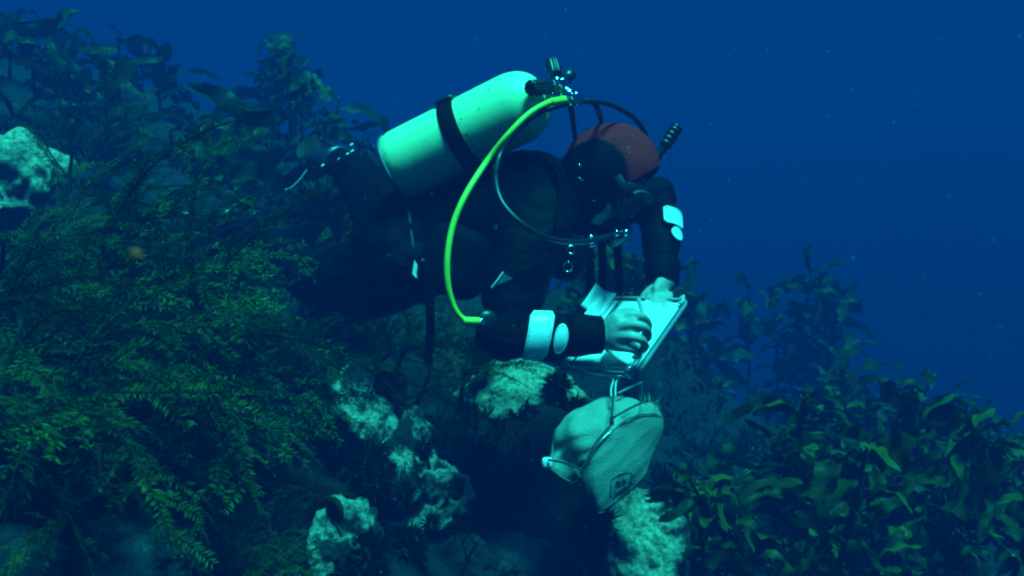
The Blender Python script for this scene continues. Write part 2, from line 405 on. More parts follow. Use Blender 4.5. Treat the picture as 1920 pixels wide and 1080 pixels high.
def kelp(x, y, h, nb, label, group, seed, lean=(0, 0), scale=1.0, flow=0.0, sink=0.0, kinds=18):
    rnd = random.Random(seed)
    z = ground(x, y) - .01 - sink
    root = thing('kelp_plant', label, 'kelp', (x, y, z), group, absolute=False)
    me, path = stipe_mesh(h, lean, seed); link('stipe', me, root)
    for i in range(nb):
        u = .35 + .65 * (i + rnd.random()) / nb
        p = path[min(19, int(u * 19))]
        o = link('blade', BLADES[rnd.randrange(kinds)], root)
        o.location = p
        yaw = flow + rnd.gauss(0, 1.0) if flow else rnd.uniform(0, 6.28)
        o.rotation_euler = (rnd.gauss(0, .9), -(rnd.uniform(-.5, 1.15) * (0.4 + .6 * u)), yaw)
        s = scale * rnd.uniform(.65, 1.15); o.scale = (s, s * rnd.uniform(.8, 1.3), s)
    return root

def frond_mesh(i):
    rnd = random.Random(300 + i); mb = MB()
    L = rnd.uniform(.34, .54)
    droop = rnd.uniform(.4, 1.3); bend = rnd.uniform(-.7, .7)
    pts = []
    for a in range(9):
        u = a / 8; el_ = .35 - droop * u * 1.2
        pts.append(Vector((0, 0, 0)) if a == 0 else pts[-1] + Vector((math.cos(el_) * math.cos(bend * u), math.sin(bend * u), math.sin(el_))) * (L / 8))
    def leaflets(path, n, size, flat):
        pl = catmull(path, n)
        for a in range(1, n):
            T = (pl[a] - pl[a - 1]).normalized()
            S = T.cross(Vector((0, 0, 1))); S = S.normalized() if S.length > .1 else Vector((0, 1, 0)); U = S.cross(T)
            for sgn in (-1, 1):
                if rnd.random() < .12: continue
                tp = min(1, (n - a + 2) / (n * .35))
                l = size * tp * rnd.uniform(.6, 1.2); wd = l * rnd.uniform(.11, .17)
                D = (T * rnd.uniform(.5, .9) + S * sgn + U * rnd.gauss(.12, flat)).normalized()
                Wv = D.cross(U + S * rnd.uniform(-.5, .5)).normalized()
                b = pl[a]; m = b + D * l * .55 + U * l * .06; t = b + D * l
                mb.add([b, m + Wv * wd, t, m - Wv * wd], [(0, 1, 2), (0, 2, 3)], 0)
    mb.tube(pts, [.0032, .0022, .0012], 4, mi=1)
    leaflets(pts, int(L / .0055), .021, .3)
    nb_ = rnd.randint(6, 9); pl = catmull(pts, 60)
    for b in range(nb_):
        u = .12 + .8 * b / nb_; k = int(u * 59); p = pl[k]; T = (pl[min(k + 1, 59)] - pl[k - 1]).normalized()
        S = T.cross(Vector((0, 0, 1))).normalized() * (1 if b % 2 else -1)
        l = (.17 - .11 * u) * rnd.uniform(.6, 1.2)
        D = (T * rnd.uniform(.6, 1.0) + S * rnd.uniform(.5, .9) + Vector((0, 0, rnd.gauss(.05, .28)))).normalized()
        q = [p, p + D * l * .5 + T * l * .05, p + D * l + T * l * .18 - Vector((0, 0, l * .12))]
        mb.tube(q, [.0018, .0008], 3, steps=5, mi=1)
        leaflets(q, max(6, int(l / .0052)), .019, .3)
    return mb.mesh('branch', [M['sarg'][i % 2], M['stem']], smooth=False)
FRONDS = [frond_mesh(i) for i in range(10)]

def bush(x, y, nb, label, group, seed, h=.25, scale=1.0, flow=None, spread=.9, z=None, up=0.35):
    rnd = random.Random(seed)
    z = (ground(x, y) - .01) if z is None else z
    root = thing('seaweed_bush', label, 'seaweed', (x, y, z), group, absolute=False)
    lean = (rnd.uniform(-.05, .1), rnd.uniform(-.08, .05))
    me, path = stipe_mesh(h, lean, seed); me.name = 'stem'; link('stem', me, root)
    for i in range(nb):
        u = .2 + .8 * (i + rnd.random()) / nb
        o = link('branch', FRONDS[rnd.randrange(10)], root); o.location = path[min(19, int(u * 19))]
        yaw = rnd.uniform(0, 6.28) if flow is None else flow + rnd.gauss(0, spread)
        o.rotation_euler = (rnd.gauss(0, .5), -(rnd.gauss(up, .4)), yaw)
        s = scale * rnd.uniform(.7, 1.2); o.scale = (s, s, s)
    return root

# ---- kelp on the right-hand slope
rk = random.Random(11)
G1 = 'kelp plants in the thicket beside the drop-off'
for i in range(58):
    px = rk.uniform(1390, 1990); Y = rk.uniform(2.45, 4.1) if px > 1480 else rk.uniform(2.45, 3.2)
    x = (px - 960) / 960 * HT * Y; g = ground(x, Y)
    top = 668 + 120 * abs((px - 1610) / 290) ** 1.6 + rk.uniform(0, 210) * (1 if Y < 3.4 else .35)
    zt = P(px, top, Y).z; h = min(max(zt - g - .06, .12), .75)
    kelp(x, Y, h, 20, ('broad-bladed kelp plant at the back of the thicket against open blue water' if Y > 3.4 else 'broad-bladed kelp plant at the edge of the thicket facing the white bag' if px < 1520 else 'broad-bladed olive kelp plant in the front of the thicket beside the drop-off'), G1, 1500 + i, lean=(rk.uniform(-.2, .2), rk.uniform(-.2, .15)), scale=rk.uniform(.55, .9))
for i in range(7):
    px = rk.uniform(1290, 1400); Y = rk.uniform(2.5, 2.9); x = (px - 960) / 960 * HT * Y
    kelp(x, Y, rk.uniform(.12, .22), 8, 'low kelp plant with narrow blades beside the pale boulder under the bag', 'low kelp beside the pale boulder', 560 + i, scale=.55)
for i in range(15):
    px = rk.uniform(1060, 1255); Y = rk.uniform(3.9, 4.9); x = (px - 960) / 960 * HT * Y; g = ground(x, Y)
    zt = P(px, rk.uniform(440, 560) + max(0, px - 1250) * 1.2, Y).z
    kelp(x, Y, min(max(zt - g - .05, .15), .9), 16, 'dim kelp plant on the dark ledge behind the slate', 'dim kelp behind the slate', 720 + i, scale=rk.uniform(.7, 1.0))
for i in range(9):
    px = rk.uniform(1560, 1960); Y = rk.uniform(2.15, 2.5); x = (px - 960) / 960 * HT * Y
    kelp(x, Y, rk.uniform(.15, .3), 18, 'low broad-bladed kelp plant at the foot of the thicket', 'low kelp at the foot of the thicket', 1600 + i, lean=(rk.uniform(-.15, .15), rk.uniform(-.1, .1)), scale=rk.uniform(.55, .75))
# ---- far bush
for i in range(9):
    px = rk.uniform(1340, 1520); Y = rk.uniform(5.4, 6.4); x = (px - 960) / 960 * HT * Y; g = ground(x, Y)
    zt = P(px, rk.uniform(425, 520) + abs(px - 1430) * .6, Y).z
    kelp(x, Y, min(max(zt - g - .1, .3), 1.6), 24, 'hazy kelp plant on the ledge behind the far arm', 'hazy kelp on the ledge behind', 600 + i, lean=(rk.uniform(-.25, .25), 0), scale=rk.uniform(1.0, 1.35))
# ---- kelp behind on the left
G3 = 'kelp plants on the slope behind the fins'
for i, (px, py, Y, sc) in enumerate([(420,175,3.5,1.15),(500,150,3.9,1.2),(330,200,3.6,1.1),(250,215,3.9,1.1),(560,120,4.3,1.2),(610,160,4.6,1.2),
        (470,230,3.3,1.0),(560,230,4.0,1.1),(640,240,4.2,1.1),(380,270,3.4,1.0),(680,210,4.9,1.2),(300,130,4.8,1.2),(520,70,5.2,1.2)]):
    Y *= 1.14; p = P(px, py, Y); g = ground(p.x, Y); h = min(max(p.z - g - .05, .25), 1.3)
    kelp(p.x, Y, h, 11, 'tall kelp plant with long arching blades on the slope behind the fins', G3, 640 + i, lean=(rk.uniform(-.15, .15), 0), scale=sc * 1.08, kinds=12)
for i in range(12):
    px = rk.uniform(-60, 560); Y = rk.uniform(5.2, 6.6); x = (px - 960) / 960 * HT * Y; g = ground(x, Y)
    zt = P(px, rk.uniform(60, 160), Y).z
    kelp(x, Y, min(max(zt - g, .2), .5), 12, 'faint distant kelp plant on the ridge almost lost in the blue', 'distant kelp on the ridge', 680 + i, scale=1.1)

for i in range(12):
    px = rk.uniform(-60, 230); Y = rk.uniform(4.0, 5.4); x = (px - 960) / 960 * HT * Y
    kelp(x, Y, rk.uniform(.15, .4), 12, 'dim kelp plant on the dark slope above the angular pale boulder', 'dim kelp on the slope above the boulder', 1700 + i, scale=rk.uniform(.9, 1.2), kinds=12)
# ---- feathery bushes on the left
G4 = 'feathery seaweed bushes in the big left-hand stand'
rb = random.Random(5)
k = 0
for (px, py, Y, nb, sc, flow) in [(60,620,1.9,15,1.0,-.15),(150,520,2.2,15,1.05,.1),(250,610,2.05,16,1.0,-.1),(340,560,2.3,16,1.0,0),(420,640,2.25,16,.95,-.2),
        (180,700,1.85,15,.95,-.3),(60,460,2.4,13,1.0,.2),(300,460,2.55,15,1.05,.1),(480,720,2.35,15,.85,-.35),(350,720,2.05,15,.9,-.4),
        (120,400,2.8,12,1.0,.3),(230,420,2.75,13,1.0,.3),(20,720,1.75,12,.9,-.3),(520,660,2.5,13,.85,-.1),(400,480,2.6,13,.95,.1),(30,560,2.2,12,1.0,0),
        (460,560,2.55,13,.9,0),(420,790,2.25,11,.75,-.6),(545,720,2.55,9,.7,-.4)]:
    p = P(px - 90, py, Y); g = ground(p.x, Y)
    zb = min(g - .01, p.z - .12); h = max(p.z - zb + .02, .14)
    bush(p.x, Y, nb - 5, (
        'feathery seaweed bush just below the angular pale boulder' if py < 470 and px < 300 else
        'feathery seaweed bush at the rim of the stand under the swim fins' if py < 600 and px > 280 else
        'feathery seaweed bush drooping at the edge of the stand beside the pale rock knob' if px > 400 else
        'low feathery seaweed bush drooping over the dim bluish rock' if py >= 700 else
        'thick feathery seaweed bush in the middle of the big stand'), G4, 800 + k, h=h, scale=sc * 1.05, flow=flow, spread=.8, z=zb, up=.15); k += 1
bush(*P(330, 330, 2.9).xy, 6, 'sparse feathery seaweed rising beside the angular pale boulder', None, 850, h=.5, scale=.9, flow=.5, spread=.5, up=.6)
bush(*P(110, 330, 2.9).xy, 5, 'upright seaweed sprig directly in front of the angular pale boulder', None, 851, h=.42, scale=.8, flow=1.2, spread=.7, up=1.1)
for i, (px, py, Y) in enumerate([(640,640,2.7),(560,610,2.8),(600,690,2.65)]):
    p = P(px - 60, py, Y); g = ground(p.x, Y)
    bush(p.x, Y, 9, 'small feathery seaweed under the knees of the diver', 'small seaweeds under the knees', 860 + i, h=max(p.z - g, .1), scale=.7, flow=-.2)
for i, (px, py, Y) in enumerate([(700,650,3.1),(760,640,3.2),(830,640,3.3),(880,660,3.1),(780,690,2.95),(860,610,3.6),(720,600,3.5)]):
    p = P(px - 20, py, Y); g = ground(p.x, Y)
    bush(p.x, Y, 9, 'dim bushy seaweed in the shadow underneath the diver', 'dim seaweeds in the shadow underneath the diver', 880 + i, h=max(p.z - g, .08), scale=.65)
for i, (px, py, Y) in enumerate([(190,275,4.2),(150,300,3.9),(240,290,4.0),(600,430,3.6),(650,420,3.5),(560,400,3.8),(520,440,3.5),(480,330,4.4),(620,360,4.2)]):
    p = P(px - 20, py, Y); g = ground(p.x, Y)
    bush(p.x, Y, 11, 'hazy bushy seaweed on the slope behind the legs of the diver', 'hazy seaweeds on the slope behind the legs', 890 + i, h=min(max(p.z - g, .1), .4), scale=.95)
for i, (px, py, Y) in enumerate([(440,900,2.1),(520,880,2.2),(380,960,1.95),(480,980,2.0),(560,950,2.1),(320,920,1.95),(585,850,2.3)]):
    p = P(px - 20, py, Y); g = ground(p.x, Y)
    bush(p.x, Y, 8, 'low dark seaweed on the shaded slope between the bluish rock and the pale rocks', 'low dark seaweeds on the shaded slope', 910 + i, h=.07, scale=.42)
for i, (px, py, Y, h) in enumerate([(150,880,1.75,.1),(300,860,1.9,.1)]):
    p = P(px, py, Y)
    bush(p.x, Y, 3, 'thin seaweed sprig in the shade over the bluish rock', 'thin sprigs in the shade', 870 + i, h=max(p.z - ground(p.x, Y), .08), scale=.5, flow=-.5, up=-.1)

# ---- dark branching seaweed before the grey rocks
def dark_branching(px, py, Y, label, seed, s=1.0):
    rnd = random.Random(seed); p = P(px, py, Y)
    root = thing('branching_seaweed', label, 'seaweed', p, absolute=False)
    def grow(a, d, l, r, lvl):
        b = a + d * l; mid = (a + b) / 2 + Vector((rnd.gauss(0, .1), rnd.gauss(0, .1), .05)) * l
        mb = MB(); mb.tube([a, mid, b], [r, r * .75, r * .55], 5, steps=5)
        if lvl == 0 and False: pass
        parts.append(mb)
        if lvl < 3:
            for _ in range(2 if lvl else 3):
                d2 = (d + Vector((rnd.gauss(0, .55), rnd.gauss(0, .5), rnd.gauss(.1, .4)))).normalized()
                grow(b if rnd.random() < .7 else mid, d2, l * rnd.uniform(.6, .9), r * .62, lvl + 1)
    parts = []
    grow(Vector((0, 0, -.05)), Vector((.15, -.1, 1)).normalized(), .07 * s, .006 * s, 0)
    for q in parts: q.build('branch', M['stem'], root)
dark_branching(755, 955, 2.22, 'dark bare branching seaweed in front of the grey lobed rock', 21, 1.0)
dark_branching(805, 840, 2.3, 'thin dark twig of seaweed sticking up past the pale rocks', 25, .9)
dark_branching(868, 1060, 2.3, 'thin dark seaweed twig at the foot of the weedy rock', 29, .9)
root = thing('leaf_seaweed', 'single broad olive leaf standing above the pale rock', 'seaweed', P(640, 1005, 2.04))
mb = MB(); mb.tube([P(640, 1005, 2.06), P(632, 990, 2.04), P(628, 978, 2.04)], .0025, 6, steps=6); mb.build('stem', M['stem'], root)
mb = MB()
def leaf(u, v):
    wd = 17 * math.sin(math.pi * min(.97, .06 + u * .9)) ** .6
    return P(630 - 4 * u + (v - .5) * 2 * wd, 982 - 52 * u + 3 * math.sin(v * 9), 2.04 + .012 * math.sin(u * 4 + v * 3))
mb.grid(leaf, 8, 5); solid(mb.build('leaf', M['kelp'][1], root), .0015)
# a stray blade and a stalk over the near stand
root = thing('drifting_blade', 'pale torn kelp leaf caught on top of the feathery seaweed', 'seaweed', P(462, 384, 2.5))
mb = MB(); mb.grid(lambda u, v: P(447 + 30 * u + 4 * math.sin(v * 7), 372 + 22 * v - 4 * u + 3 * math.sin(u * 8), 2.5 + .01 * math.sin(u * 5)), 6, 5)
solid(mb.build('leaf', M['kelp'][2], root), .0015)
mb = MB(); mb.tube([P(424, 420, 2.5), P(430, 400, 2.5), P(443, 382, 2.5)], [.004, .006, .005], 6, steps=8); mb.build('stalk', M['kelp'][2], root)

# ---- dark tufts on the crusted boulder
def tuft(px, py, Y, r, label, seed):
    rnd = random.Random(seed); p = P(px, py, Y)
    root = thing('algae_tuft', label, 'seaweed', p, 'dark algae tufts on the pale boulders', absolute=False)
    mb = MB()
    for i in range(420):
        d = Vector((rnd.gauss(0, 1), rnd.gauss(0, 1), rnd.gauss(.2, 1))).normalized()
        a = d * r * rnd.uniform(.2, .5); t = d * r * rnd.uniform(.8, 1.15) + Vector((rnd.gauss(0, .12), rnd.gauss(0, .12), rnd.gauss(0, .12))) * r
        s = d.cross(Vector((rnd.random(), rnd.random(), 1))).normalized() * r * .07; m = (a + t) / 2 + s * .4
        mb.add([a, m + s, t, m - s], [(0, 1, 2), (0, 2, 3)])
    mb.build('fronds', M['turf'], root, smooth=False)
    mb = MB(); mb.tube([(0, 0, -r * .7), (0, 0, 0)], r * .5, 7, round_cap=True); mb.build('holdfast', M['stem'], root)
for i, (px, py, Y, r) in enumerate([(1045,725,3.08,.055),(995,790,3.05,.052),(1075,775,3.08,.06),(900,665,3.15,.06),(1255,930,2.6,.07),(1110,990,2.5,.07),(700,740,2.5,.06),(690,880,2.35,.07),(690,1040,2.15,.06),(880,880,2.5,.08)]):
    tuft(px, py, Y, r, 'round dark tuft of algae growing on the pale rocks', 40 + i)

rq = random.Random(31)
for i in range(8):
    px, py = rq.uniform(630, 870), rq.uniform(790, 1060)
    Y = 2.38 - .25 * (py - 790) / 270
    tuft(px, py + 14, Y - .03, rq.uniform(.022, .045), 'small dark tuft of algae among the broken pale rocks', 140 + i)
for i in range(12):
    x, Y = rq.uniform(-.85, .1), rq.uniform(1.75, 2.35); g = ground(x, Y)
    px, py = 960 + x / Y / HT * 960, 540 - (g + .01 - CZ) / Y / HT * 960
    tuft(px, py, Y, rq.uniform(.03, .055), 'dark tuft of algae on the shaded sea floor below the seaweed stand', 170 + i)
# ---- turf over the whole rock
rt = random.Random(77); mb = MB(); cnt = 0
while cnt < 15000:
    Y = rt.uniform(1.5, 4.6) if cnt < 9000 else rt.uniform(1.5, 2.9); x = rt.uniform(-1.15, 1.15) * HT * Y
    if noise.noise(Vector((x * 2.3, Y * 2.3, 4))) < -.12: continue
    if noise.fractal(Vector((x, Y, ground(x, Y))) * 2.4, 1, 2, 2) > .35: continue
    p = Vector((x, Y, ground(x, Y) - .004)); cnt += 1
    for b in range(4):
        d = Vector((rt.gauss(0, .5), rt.gauss(0, .5), 1)).normalized(); l = rt.uniform(.016, .055)
        s = d.cross(Vector((rt.random() - .5, rt.random() - .5, .1))).normalized() * l * .14
        q = p + Vector((rt.gauss(0, .012), rt.gauss(0, .012), 0))
        mb.add([q, q + d * l * .5 + s, q + d * l, q + d * l * .5 - s], [(0, 1, 2), (0, 2, 3)])
tag(mb.build('turf', M['turf'], smooth=False), 'short dark algal turf carpeting the shaded rock', 'algae', kind='stuff')

# ------------------------------------------------------------------ diver: body
person = thing('person', 'diver in black suit and red hood hanging head down writing on a slate', 'person', P(760, 470, 2.55))
body = MB()
SP = [P(742, 455, 2.60), P(790, 446, 2.57), P(850, 432, 2.54), P(920, 412, 2.52), P(985, 385, 2.51), P(1040, 362, 2.51), P(1070, 350, 2.5)]
SPR_Y = [.13, .155, .15, .165, .19, .17, .08]; SPR_Z = [.12, .145, .125, .125, .13, .11, .075]
body.tube(SP, SPR_Y, 28, steps=26, ra=SPR_Z, ref=(0, 1, 0), round_cap=True)
HC = P(1146, 330, 2.48)
Uh = Vector((.80, 0, .60)).normalized(); Fh = Vector((.60, -.12, -.80)); Fh = (Fh - Uh * Fh.dot(Uh)).normalized(); Sh = Uh.cross(Fh).normalized()
if Sh.y > 0: Sh = -Sh
def hp(u, f, s): return HC + Uh * u + Fh * f + Sh * s
body.tube([P(1040, 362, 2.51), P(1085, 350, 2.5), hp(-.03, -.01, 0)], [.085, .068, .066], 18, steps=8, round_cap=True)
bm_ = MB()
for (c, r) in (((0.005, -.012, 0), (.108, .098, .078)), ((-.055, .035, 0), (.062, .062, .058))):      # skull, jaw
    V = []; n1, n2 = 14, 20
    for i in range(n1 + 1):
        a = math.pi * i / n1
        for j in range(n2):
            b = 2 * math.pi * j / n2
            V.append(hp(c[0] + r[0] * math.cos(a), c[1] + r[1] * math.sin(a) * math.cos(b), c[2] + r[2] * math.sin(a) * math.sin(b)))
    F = [(i * n2 + j, i * n2 + (j + 1) % n2, (i + 1) * n2 + (j + 1) % n2, (i + 1) * n2 + j) for i in range(n1) for j in range(n2)]
    body.add(V, F)
body.tube([hp(.005, .085, 0), hp(-.018, .104, 0), hp(-.03, .094, 0)], [.009, .014, .012], 8, steps=6, round_cap=True)   # nose
body.tube([hp(-.055, .09, -.022), hp(-.055, .1, 0), hp(-.055, .09, .022)], [.008, .01, .008], 8, steps=5, round_cap=True)  # lips
# arms
SH1, EL1, WR1 = P(1000, 430, 2.33), P(950, 628, 2.24), P(1122, 628, 2.26)
SH2, EL2, WR2 = P(1085, 385, 2.68), P(1232, 372, 2.74), P(1243, 528, 2.61)
body.tube([P(1015, 385, 2.42), SH1, (SH1 + EL1) / 2 + Vector((-.01, -.01, 0)), EL1], [.09, .088, .075, .062], 18, steps=14, round_cap=True)
body.tube([EL1 + Vector((-.012, 0, .004)), (EL1 * .55 + WR1 * .45), WR1], [.06, .056, .036], 18, steps=12, round_cap=True)
body.tube([P(1060, 370, 2.6), SH2, (SH2 + EL2) / 2, EL2], [.09, .085, .07, .058], 18, steps=14, round_cap=True)
body.tube([EL2, EL2 * .55 + WR2 * .45, WR2], [.056, .052, .036], 18, steps=12, round_cap=True)
# legs
HP1, KN1, AN1 = P(765, 478, 2.48), P(596, 528, 2.76), P(438, 420, 3.02)
HP2, KN2, AN2 = P(748, 420, 2.68), P(690, 352, 3.0), P(634, 302, 3.3)
body.tube([HP1, HP1 * .6 + KN1 * .4 + Vector((0, 0, -.025)), KN1], [.125, .108, .075], 20, steps=14, round_cap=True)
body.tube([KN1, KN1 * .6 + AN1 * .4, AN1], [.073, .068, .046], 18, steps=12, round_cap=True)
body.tube([HP2, HP2 * .55 + KN2 * .45, KN2], [.12, .10, .074], 20, steps=14, round_cap=True)
body.tube([KN2, KN2 * .6 + AN2 * .4, AN2], [.072, .066, .046], 18, steps=12, round_cap=True)
for an, to in ((AN1, P(372, 386, 3.16)), (AN2, P(600, 298, 3.46))):
    body.tube([an, an * .4 + to * .6, to], [.044, .04, .026], 12, steps=6, round_cap=True, ra=[.044, .034, .02])
# right hand: wrist, palm, four curled fingers, thumb closed on the pencil
def hand(mb, wrist, palm_pts, palm_r, fingers, thumb, tr):
    mb.tube([wrist] + palm_pts, palm_r[0], 14, steps=8, ra=palm_r[1], ref=(0, 0, 1), round_cap=True)
    for f, r in fingers: mb.tube(f, r, 10, steps=10, round_cap=True)
    mb.tube(thumb, tr, 10, steps=9, round_cap=True)
hand(body, WR1, [P(1134, 627, 2.255), P(1150, 624, 2.24), P(1164, 620, 2.235)], ([.030, .034, .044, .046], [.022, .021, .02, .018]),
     [([P(1160, 596, 2.245), P(1186, 590, 2.235), P(1208, 596, 2.235), P(1216, 614, 2.27), P(1207, 626, 2.30)], [.0125, .0112, .0105, .009, .008]),
      ([P(1160, 613, 2.23), P(1188, 609, 2.215), P(1210, 615, 2.215), P(1216, 632, 2.255), P(1204, 641, 2.285)], [.0128, .0116, .0108, .0092, .008]),
      ([P(1160, 632, 2.228), P(1185, 632, 2.21), P(1204, 638, 2.213), P(1210, 652, 2.25), P(1198, 657, 2.28)], [.0125, .0112, .0102, .0088, .0076]),
      ([P(1156, 650, 2.235), P(1176, 653, 2.218), P(1192, 658, 2.222), P(1198, 667, 2.25), P(1188, 670, 2.275)], [.0115, .01, .009, .008, .007])],
     [P(1142, 606, 2.275), P(1162, 590, 2.30), P(1188, 586, 2.315), P(1206, 604, 2.315)], [.016, .0135, .0115, .009])
# left hand gripping the far edge of the slate
hand(body, WR2, [P(1241, 540, 2.59), P(1237, 551, 2.57), P(1233, 558, 2.555)], ([.030, .034, .038, .038], [.022, .021, .019, .017]),
     [([P(1218, 553, 2.555), P(1216, 562, 2.535), P(1217, 572, 2.515), P(1220, 578, 2.50)], [.0105, .0098, .0088, .0076]),
      ([P(1231, 552, 2.545), P(1229, 562, 2.525), P(1230, 573, 2.505), P(1232, 580, 2.49)], [.0108, .01, .009, .0078]),
      ([P(1244, 553, 2.545), P(1243, 562, 2.525), P(1244, 572, 2.505), P(1245, 578, 2.49)], [.0105, .0098, .0088, .0076]),
      ([P(1256, 552, 2.555), P(1256, 561, 2.535), P(1256, 569, 2.52), P(1257, 574, 2.505)], [.0095, .0088, .008, .007])],
     [P(1222, 543, 2.59), P(1208, 556, 2.58), P(1202, 570, 2.565), P(1204, 580, 2.55)], [.0135, .012, .0105, .008])
tmp = body.build('body_source', M['suit'])
rm = tmp.modifiers.new('r', 'REMESH'); rm.mode = 'VOXEL'; rm.voxel_size = 0.0046; rm.use_smooth_shade = True
sm = tmp.modifiers.new('s', 'SMOOTH'); sm.factor = .5; sm.iterations = 3
me = evaluated_mesh(tmp); bpy.data.objects.remove(tmp)
me.name = 'body'; me.materials.clear(); me.materials.append(M['suit']); me.materials.append(M['skin'])
n = len(me.vertices); co = np.empty(n * 3); me.vertices.foreach_get('co', co); co = co.reshape(-1, 3)
no = np.empty(n * 3); me.vertices.foreach_get('normal', no); no = no.reshape(-1, 3)
cuff1 = WR1 + Vector((.004, 0, 0)); cuff2 = WR2 + Vector((0, 0, .004))
def is_skin(p):
    p = Vector(p)
    if (p - WR1).length < .25 and (p - cuff1).dot((P(1160, 625, 2.24) - WR1).normalized()) > 0 and p.z > CZ - .25: return True
    if (p - WR2).length < .16 and (p - cuff2).dot((P(1235, 556, 2.56) - WR2).normalized()) > 0: return True
    q = p - HC
    return q.dot(Fh) > .06 and q.length < .2 and q.dot(Uh) < .06
skinv = np.array([is_skin(p) for p in co])
for i in range(n):                                      # folds in the suit
    if skinv[i]: continue
    p = Vector(co[i]); d = .010 * noise.fractal(Vector((p.x * 9, p.y * 9, p.z * 16)), 1, 2, 3) + .006 * (noise.ridged_multi_fractal(p * 11, 1, 2, 2, 1, 2) - 1) * .5
    co[i] += no[i] * d
me.vertices.foreach_set('co', co.ravel())
me.polygons.foreach_set('material_index', [1 if skinv[list(p.vertices)].all() else 0 for p in me.polygons])
me.polygons.foreach_set('use_smooth', [True] * len(me.polygons)); me.update()
link('body', me, person)

# nails and knuckle detail stay in the body; cuffs, patches, hood are clothing
def cuff(a, b, r0, r1):
    mb = MB(); d = (b - a).normalized(); l = (b - a).length
    mb.lathe(a, b, [(0, r0 - .004), (0, r0), (l * .3, r0 + .002), (l * .7, r1 + .002), (l, r1), (l + .003, r1 - .004), (l - .02, r1 - .008)], 22)
    mb.build('cuff', M['suit'], person)
d1 = (WR1 - EL1).normalized(); cuff(WR1 - d1 * .075, WR1 + d1 * .006, .049, .043)
d2 = (WR2 - EL2).normalized(); cuff(WR2 - d2 * .06, WR2 + d2 * .006, .048, .042)

def arm_patch(E, W_, rr, outline, name, parent, border=True, rot=0.0, lift=.008):
    """outline: list of (t along arm in metres, angle in degrees up from the camera side)"""
    T = (W_ - E).normalized(); C = Vector((0, -1, 0)); C = (C - T * T.dot(C)).normalized(); Up = C.cross(T)
    if (Up.x if abs(T.z) > .6 else Up.z) < 0: Up = -Up
    L = (W_ - E).length
    def pt(m, a, off=0.0):
        t = m / L; r = (rr[0] + (rr[1] - rr[0]) * t / .45 if t < .45 else rr[1] + (rr[2] - rr[1]) * (t - .45) / .55) + lift + off; a = R(a)
        return E + T * m + (C * math.cos(a) + Up * math.sin(a)) * r
    cm = sum(o[0] for o in outline) / len(outline); ca = sum(o[1] for o in outline) / len(outline)
    def panel(scale0, scale1, off, rings):
        V = []; k = len(outline)
        for g in range(rings + 1):
            s = scale0 + (scale1 - scale0) * g / rings
            for (m, a) in outline: V.append(pt(cm + (m - cm) * s, ca + (a - ca) * s, off))
        F = [(g * k + j, g * k + (j + 1) % k, (g + 1) * k + (j + 1) % k, (g + 1) * k + j) for g in range(rings) for j in range(k)]
        m_ = MB(); m_.add(V, F); return m_
    q = panel(.0005, .88, .001, 8)
    o = solid(q.build(name, M['patch'], parent, smooth=False), .0015)
    if border:
        b = panel(.92, 1.04, .0015, 1); solid(b.build('patch_border', M['patch_edge'], parent), .002)
    backing = panel(.03, 1.10, -.0015, 3); solid(backing.build('patch_backing', M['rubber'], parent), .0015)
def rectline(m0, m1, a0, a1, skew=0.0, n=7, cut=.12):
    pts = []
    cs = [(m0, a0), (m1, a0), (m1, a1), (m0, a1)]
    for i in range(4):
        p, q = cs[i], cs[(i + 1) % 4]
        for j in range(n):
            t = cut + (1 - 2 * cut) * j / (n - 1); m = p[0] + (q[0] - p[0]) * t; a = p[1] + (q[1] - p[1]) * t
            pts.append((m + skew * (a - (a0 + a1) / 2), a))
    return pts
def ovalline(m, a, dm, da, skew=0.0, n=28):
    return [(m + dm * math.cos(t) + skew * da * math.sin(t), a + da * math.sin(t)) for t in [2 * math.pi * i / n for i in range(n)]]
arm_patch(EL1, WR1, (.062, .059, .043), rectline(.040, .092, -48, 52, .00022), 'reflective_patch', person)
arm_patch(EL1, WR1, (.062, .059, .043), ovalline(.114, -6, .0155, 30, .00015), 'reflective_patch', person)
arm_patch(EL2, WR2, (.058, .055, .043), rectline(.068, .118, 4, 66), 'reflective_patch', person)
arm_patch(EL2, WR2, (.058, .055, .043), ovalline(.143, 42, .018, 20), 'reflective_patch', person)

# hood: red shell, black side panel, stitching, red tab
def shell(ru, rf, rs, keep, cu=.005, cf=-.012):
    n1, n2 = 96, 128; V = []; F = []
    for i in range(n1 + 1):
        a = math.pi * i / n1
        for j in range(n2):
            b = 2 * math.pi * j / n2
            V.append((ru * math.cos(a), rf * math.sin(a) * math.cos(b), rs * math.sin(a) * math.sin(b)))
    for i in range(n1):
        for j in range(n2):
            q = (i * n2 + j, i * n2 + (j + 1) % n2, (i + 1) * n2 + (j + 1) % n2, (i + 1) * n2 + j)
            c = [sum(V[k][d] for k in q) / 4 for d in range(3)]
            if keep(*c): F.append(q)
    mb = MB(); mb.add([hp(v[0] + cu, v[1] + cf, v[2]) for v in V], F)
    me = mb.mesh('hood', M['hood_red']); bm = bmesh.new(); bm.from_mesh(me)
    bmesh.ops.delete(bm, geom=[v for v in bm.verts if not v.link_faces], context='VERTS')
    bmesh.ops.recalc_face_normals(bm, faces=bm.faces); bm.to_mesh(me); bm.free(); return me
panel_c = (-.055, -.010); 
def in_panel(u, f): return ((u - panel_c[0]) / .086) ** 2 + ((f - panel_c[1]) / .080) ** 2 < 1
hood = link('hood', shell(.126, .118, .096, lambda u, f, s: f < .07 and u > -.105), person); solid(hood, .004, -1)
for sgn in (1, -1):
    me = shell(.130, .122, .100, lambda u, f, s: in_panel(u, f) and s * sgn > .02 and u > -.115)
    me.materials.clear(); me.materials.append(M['suit']); solid(link('side_panel', me, hood), .004, -1)
mb = MB()
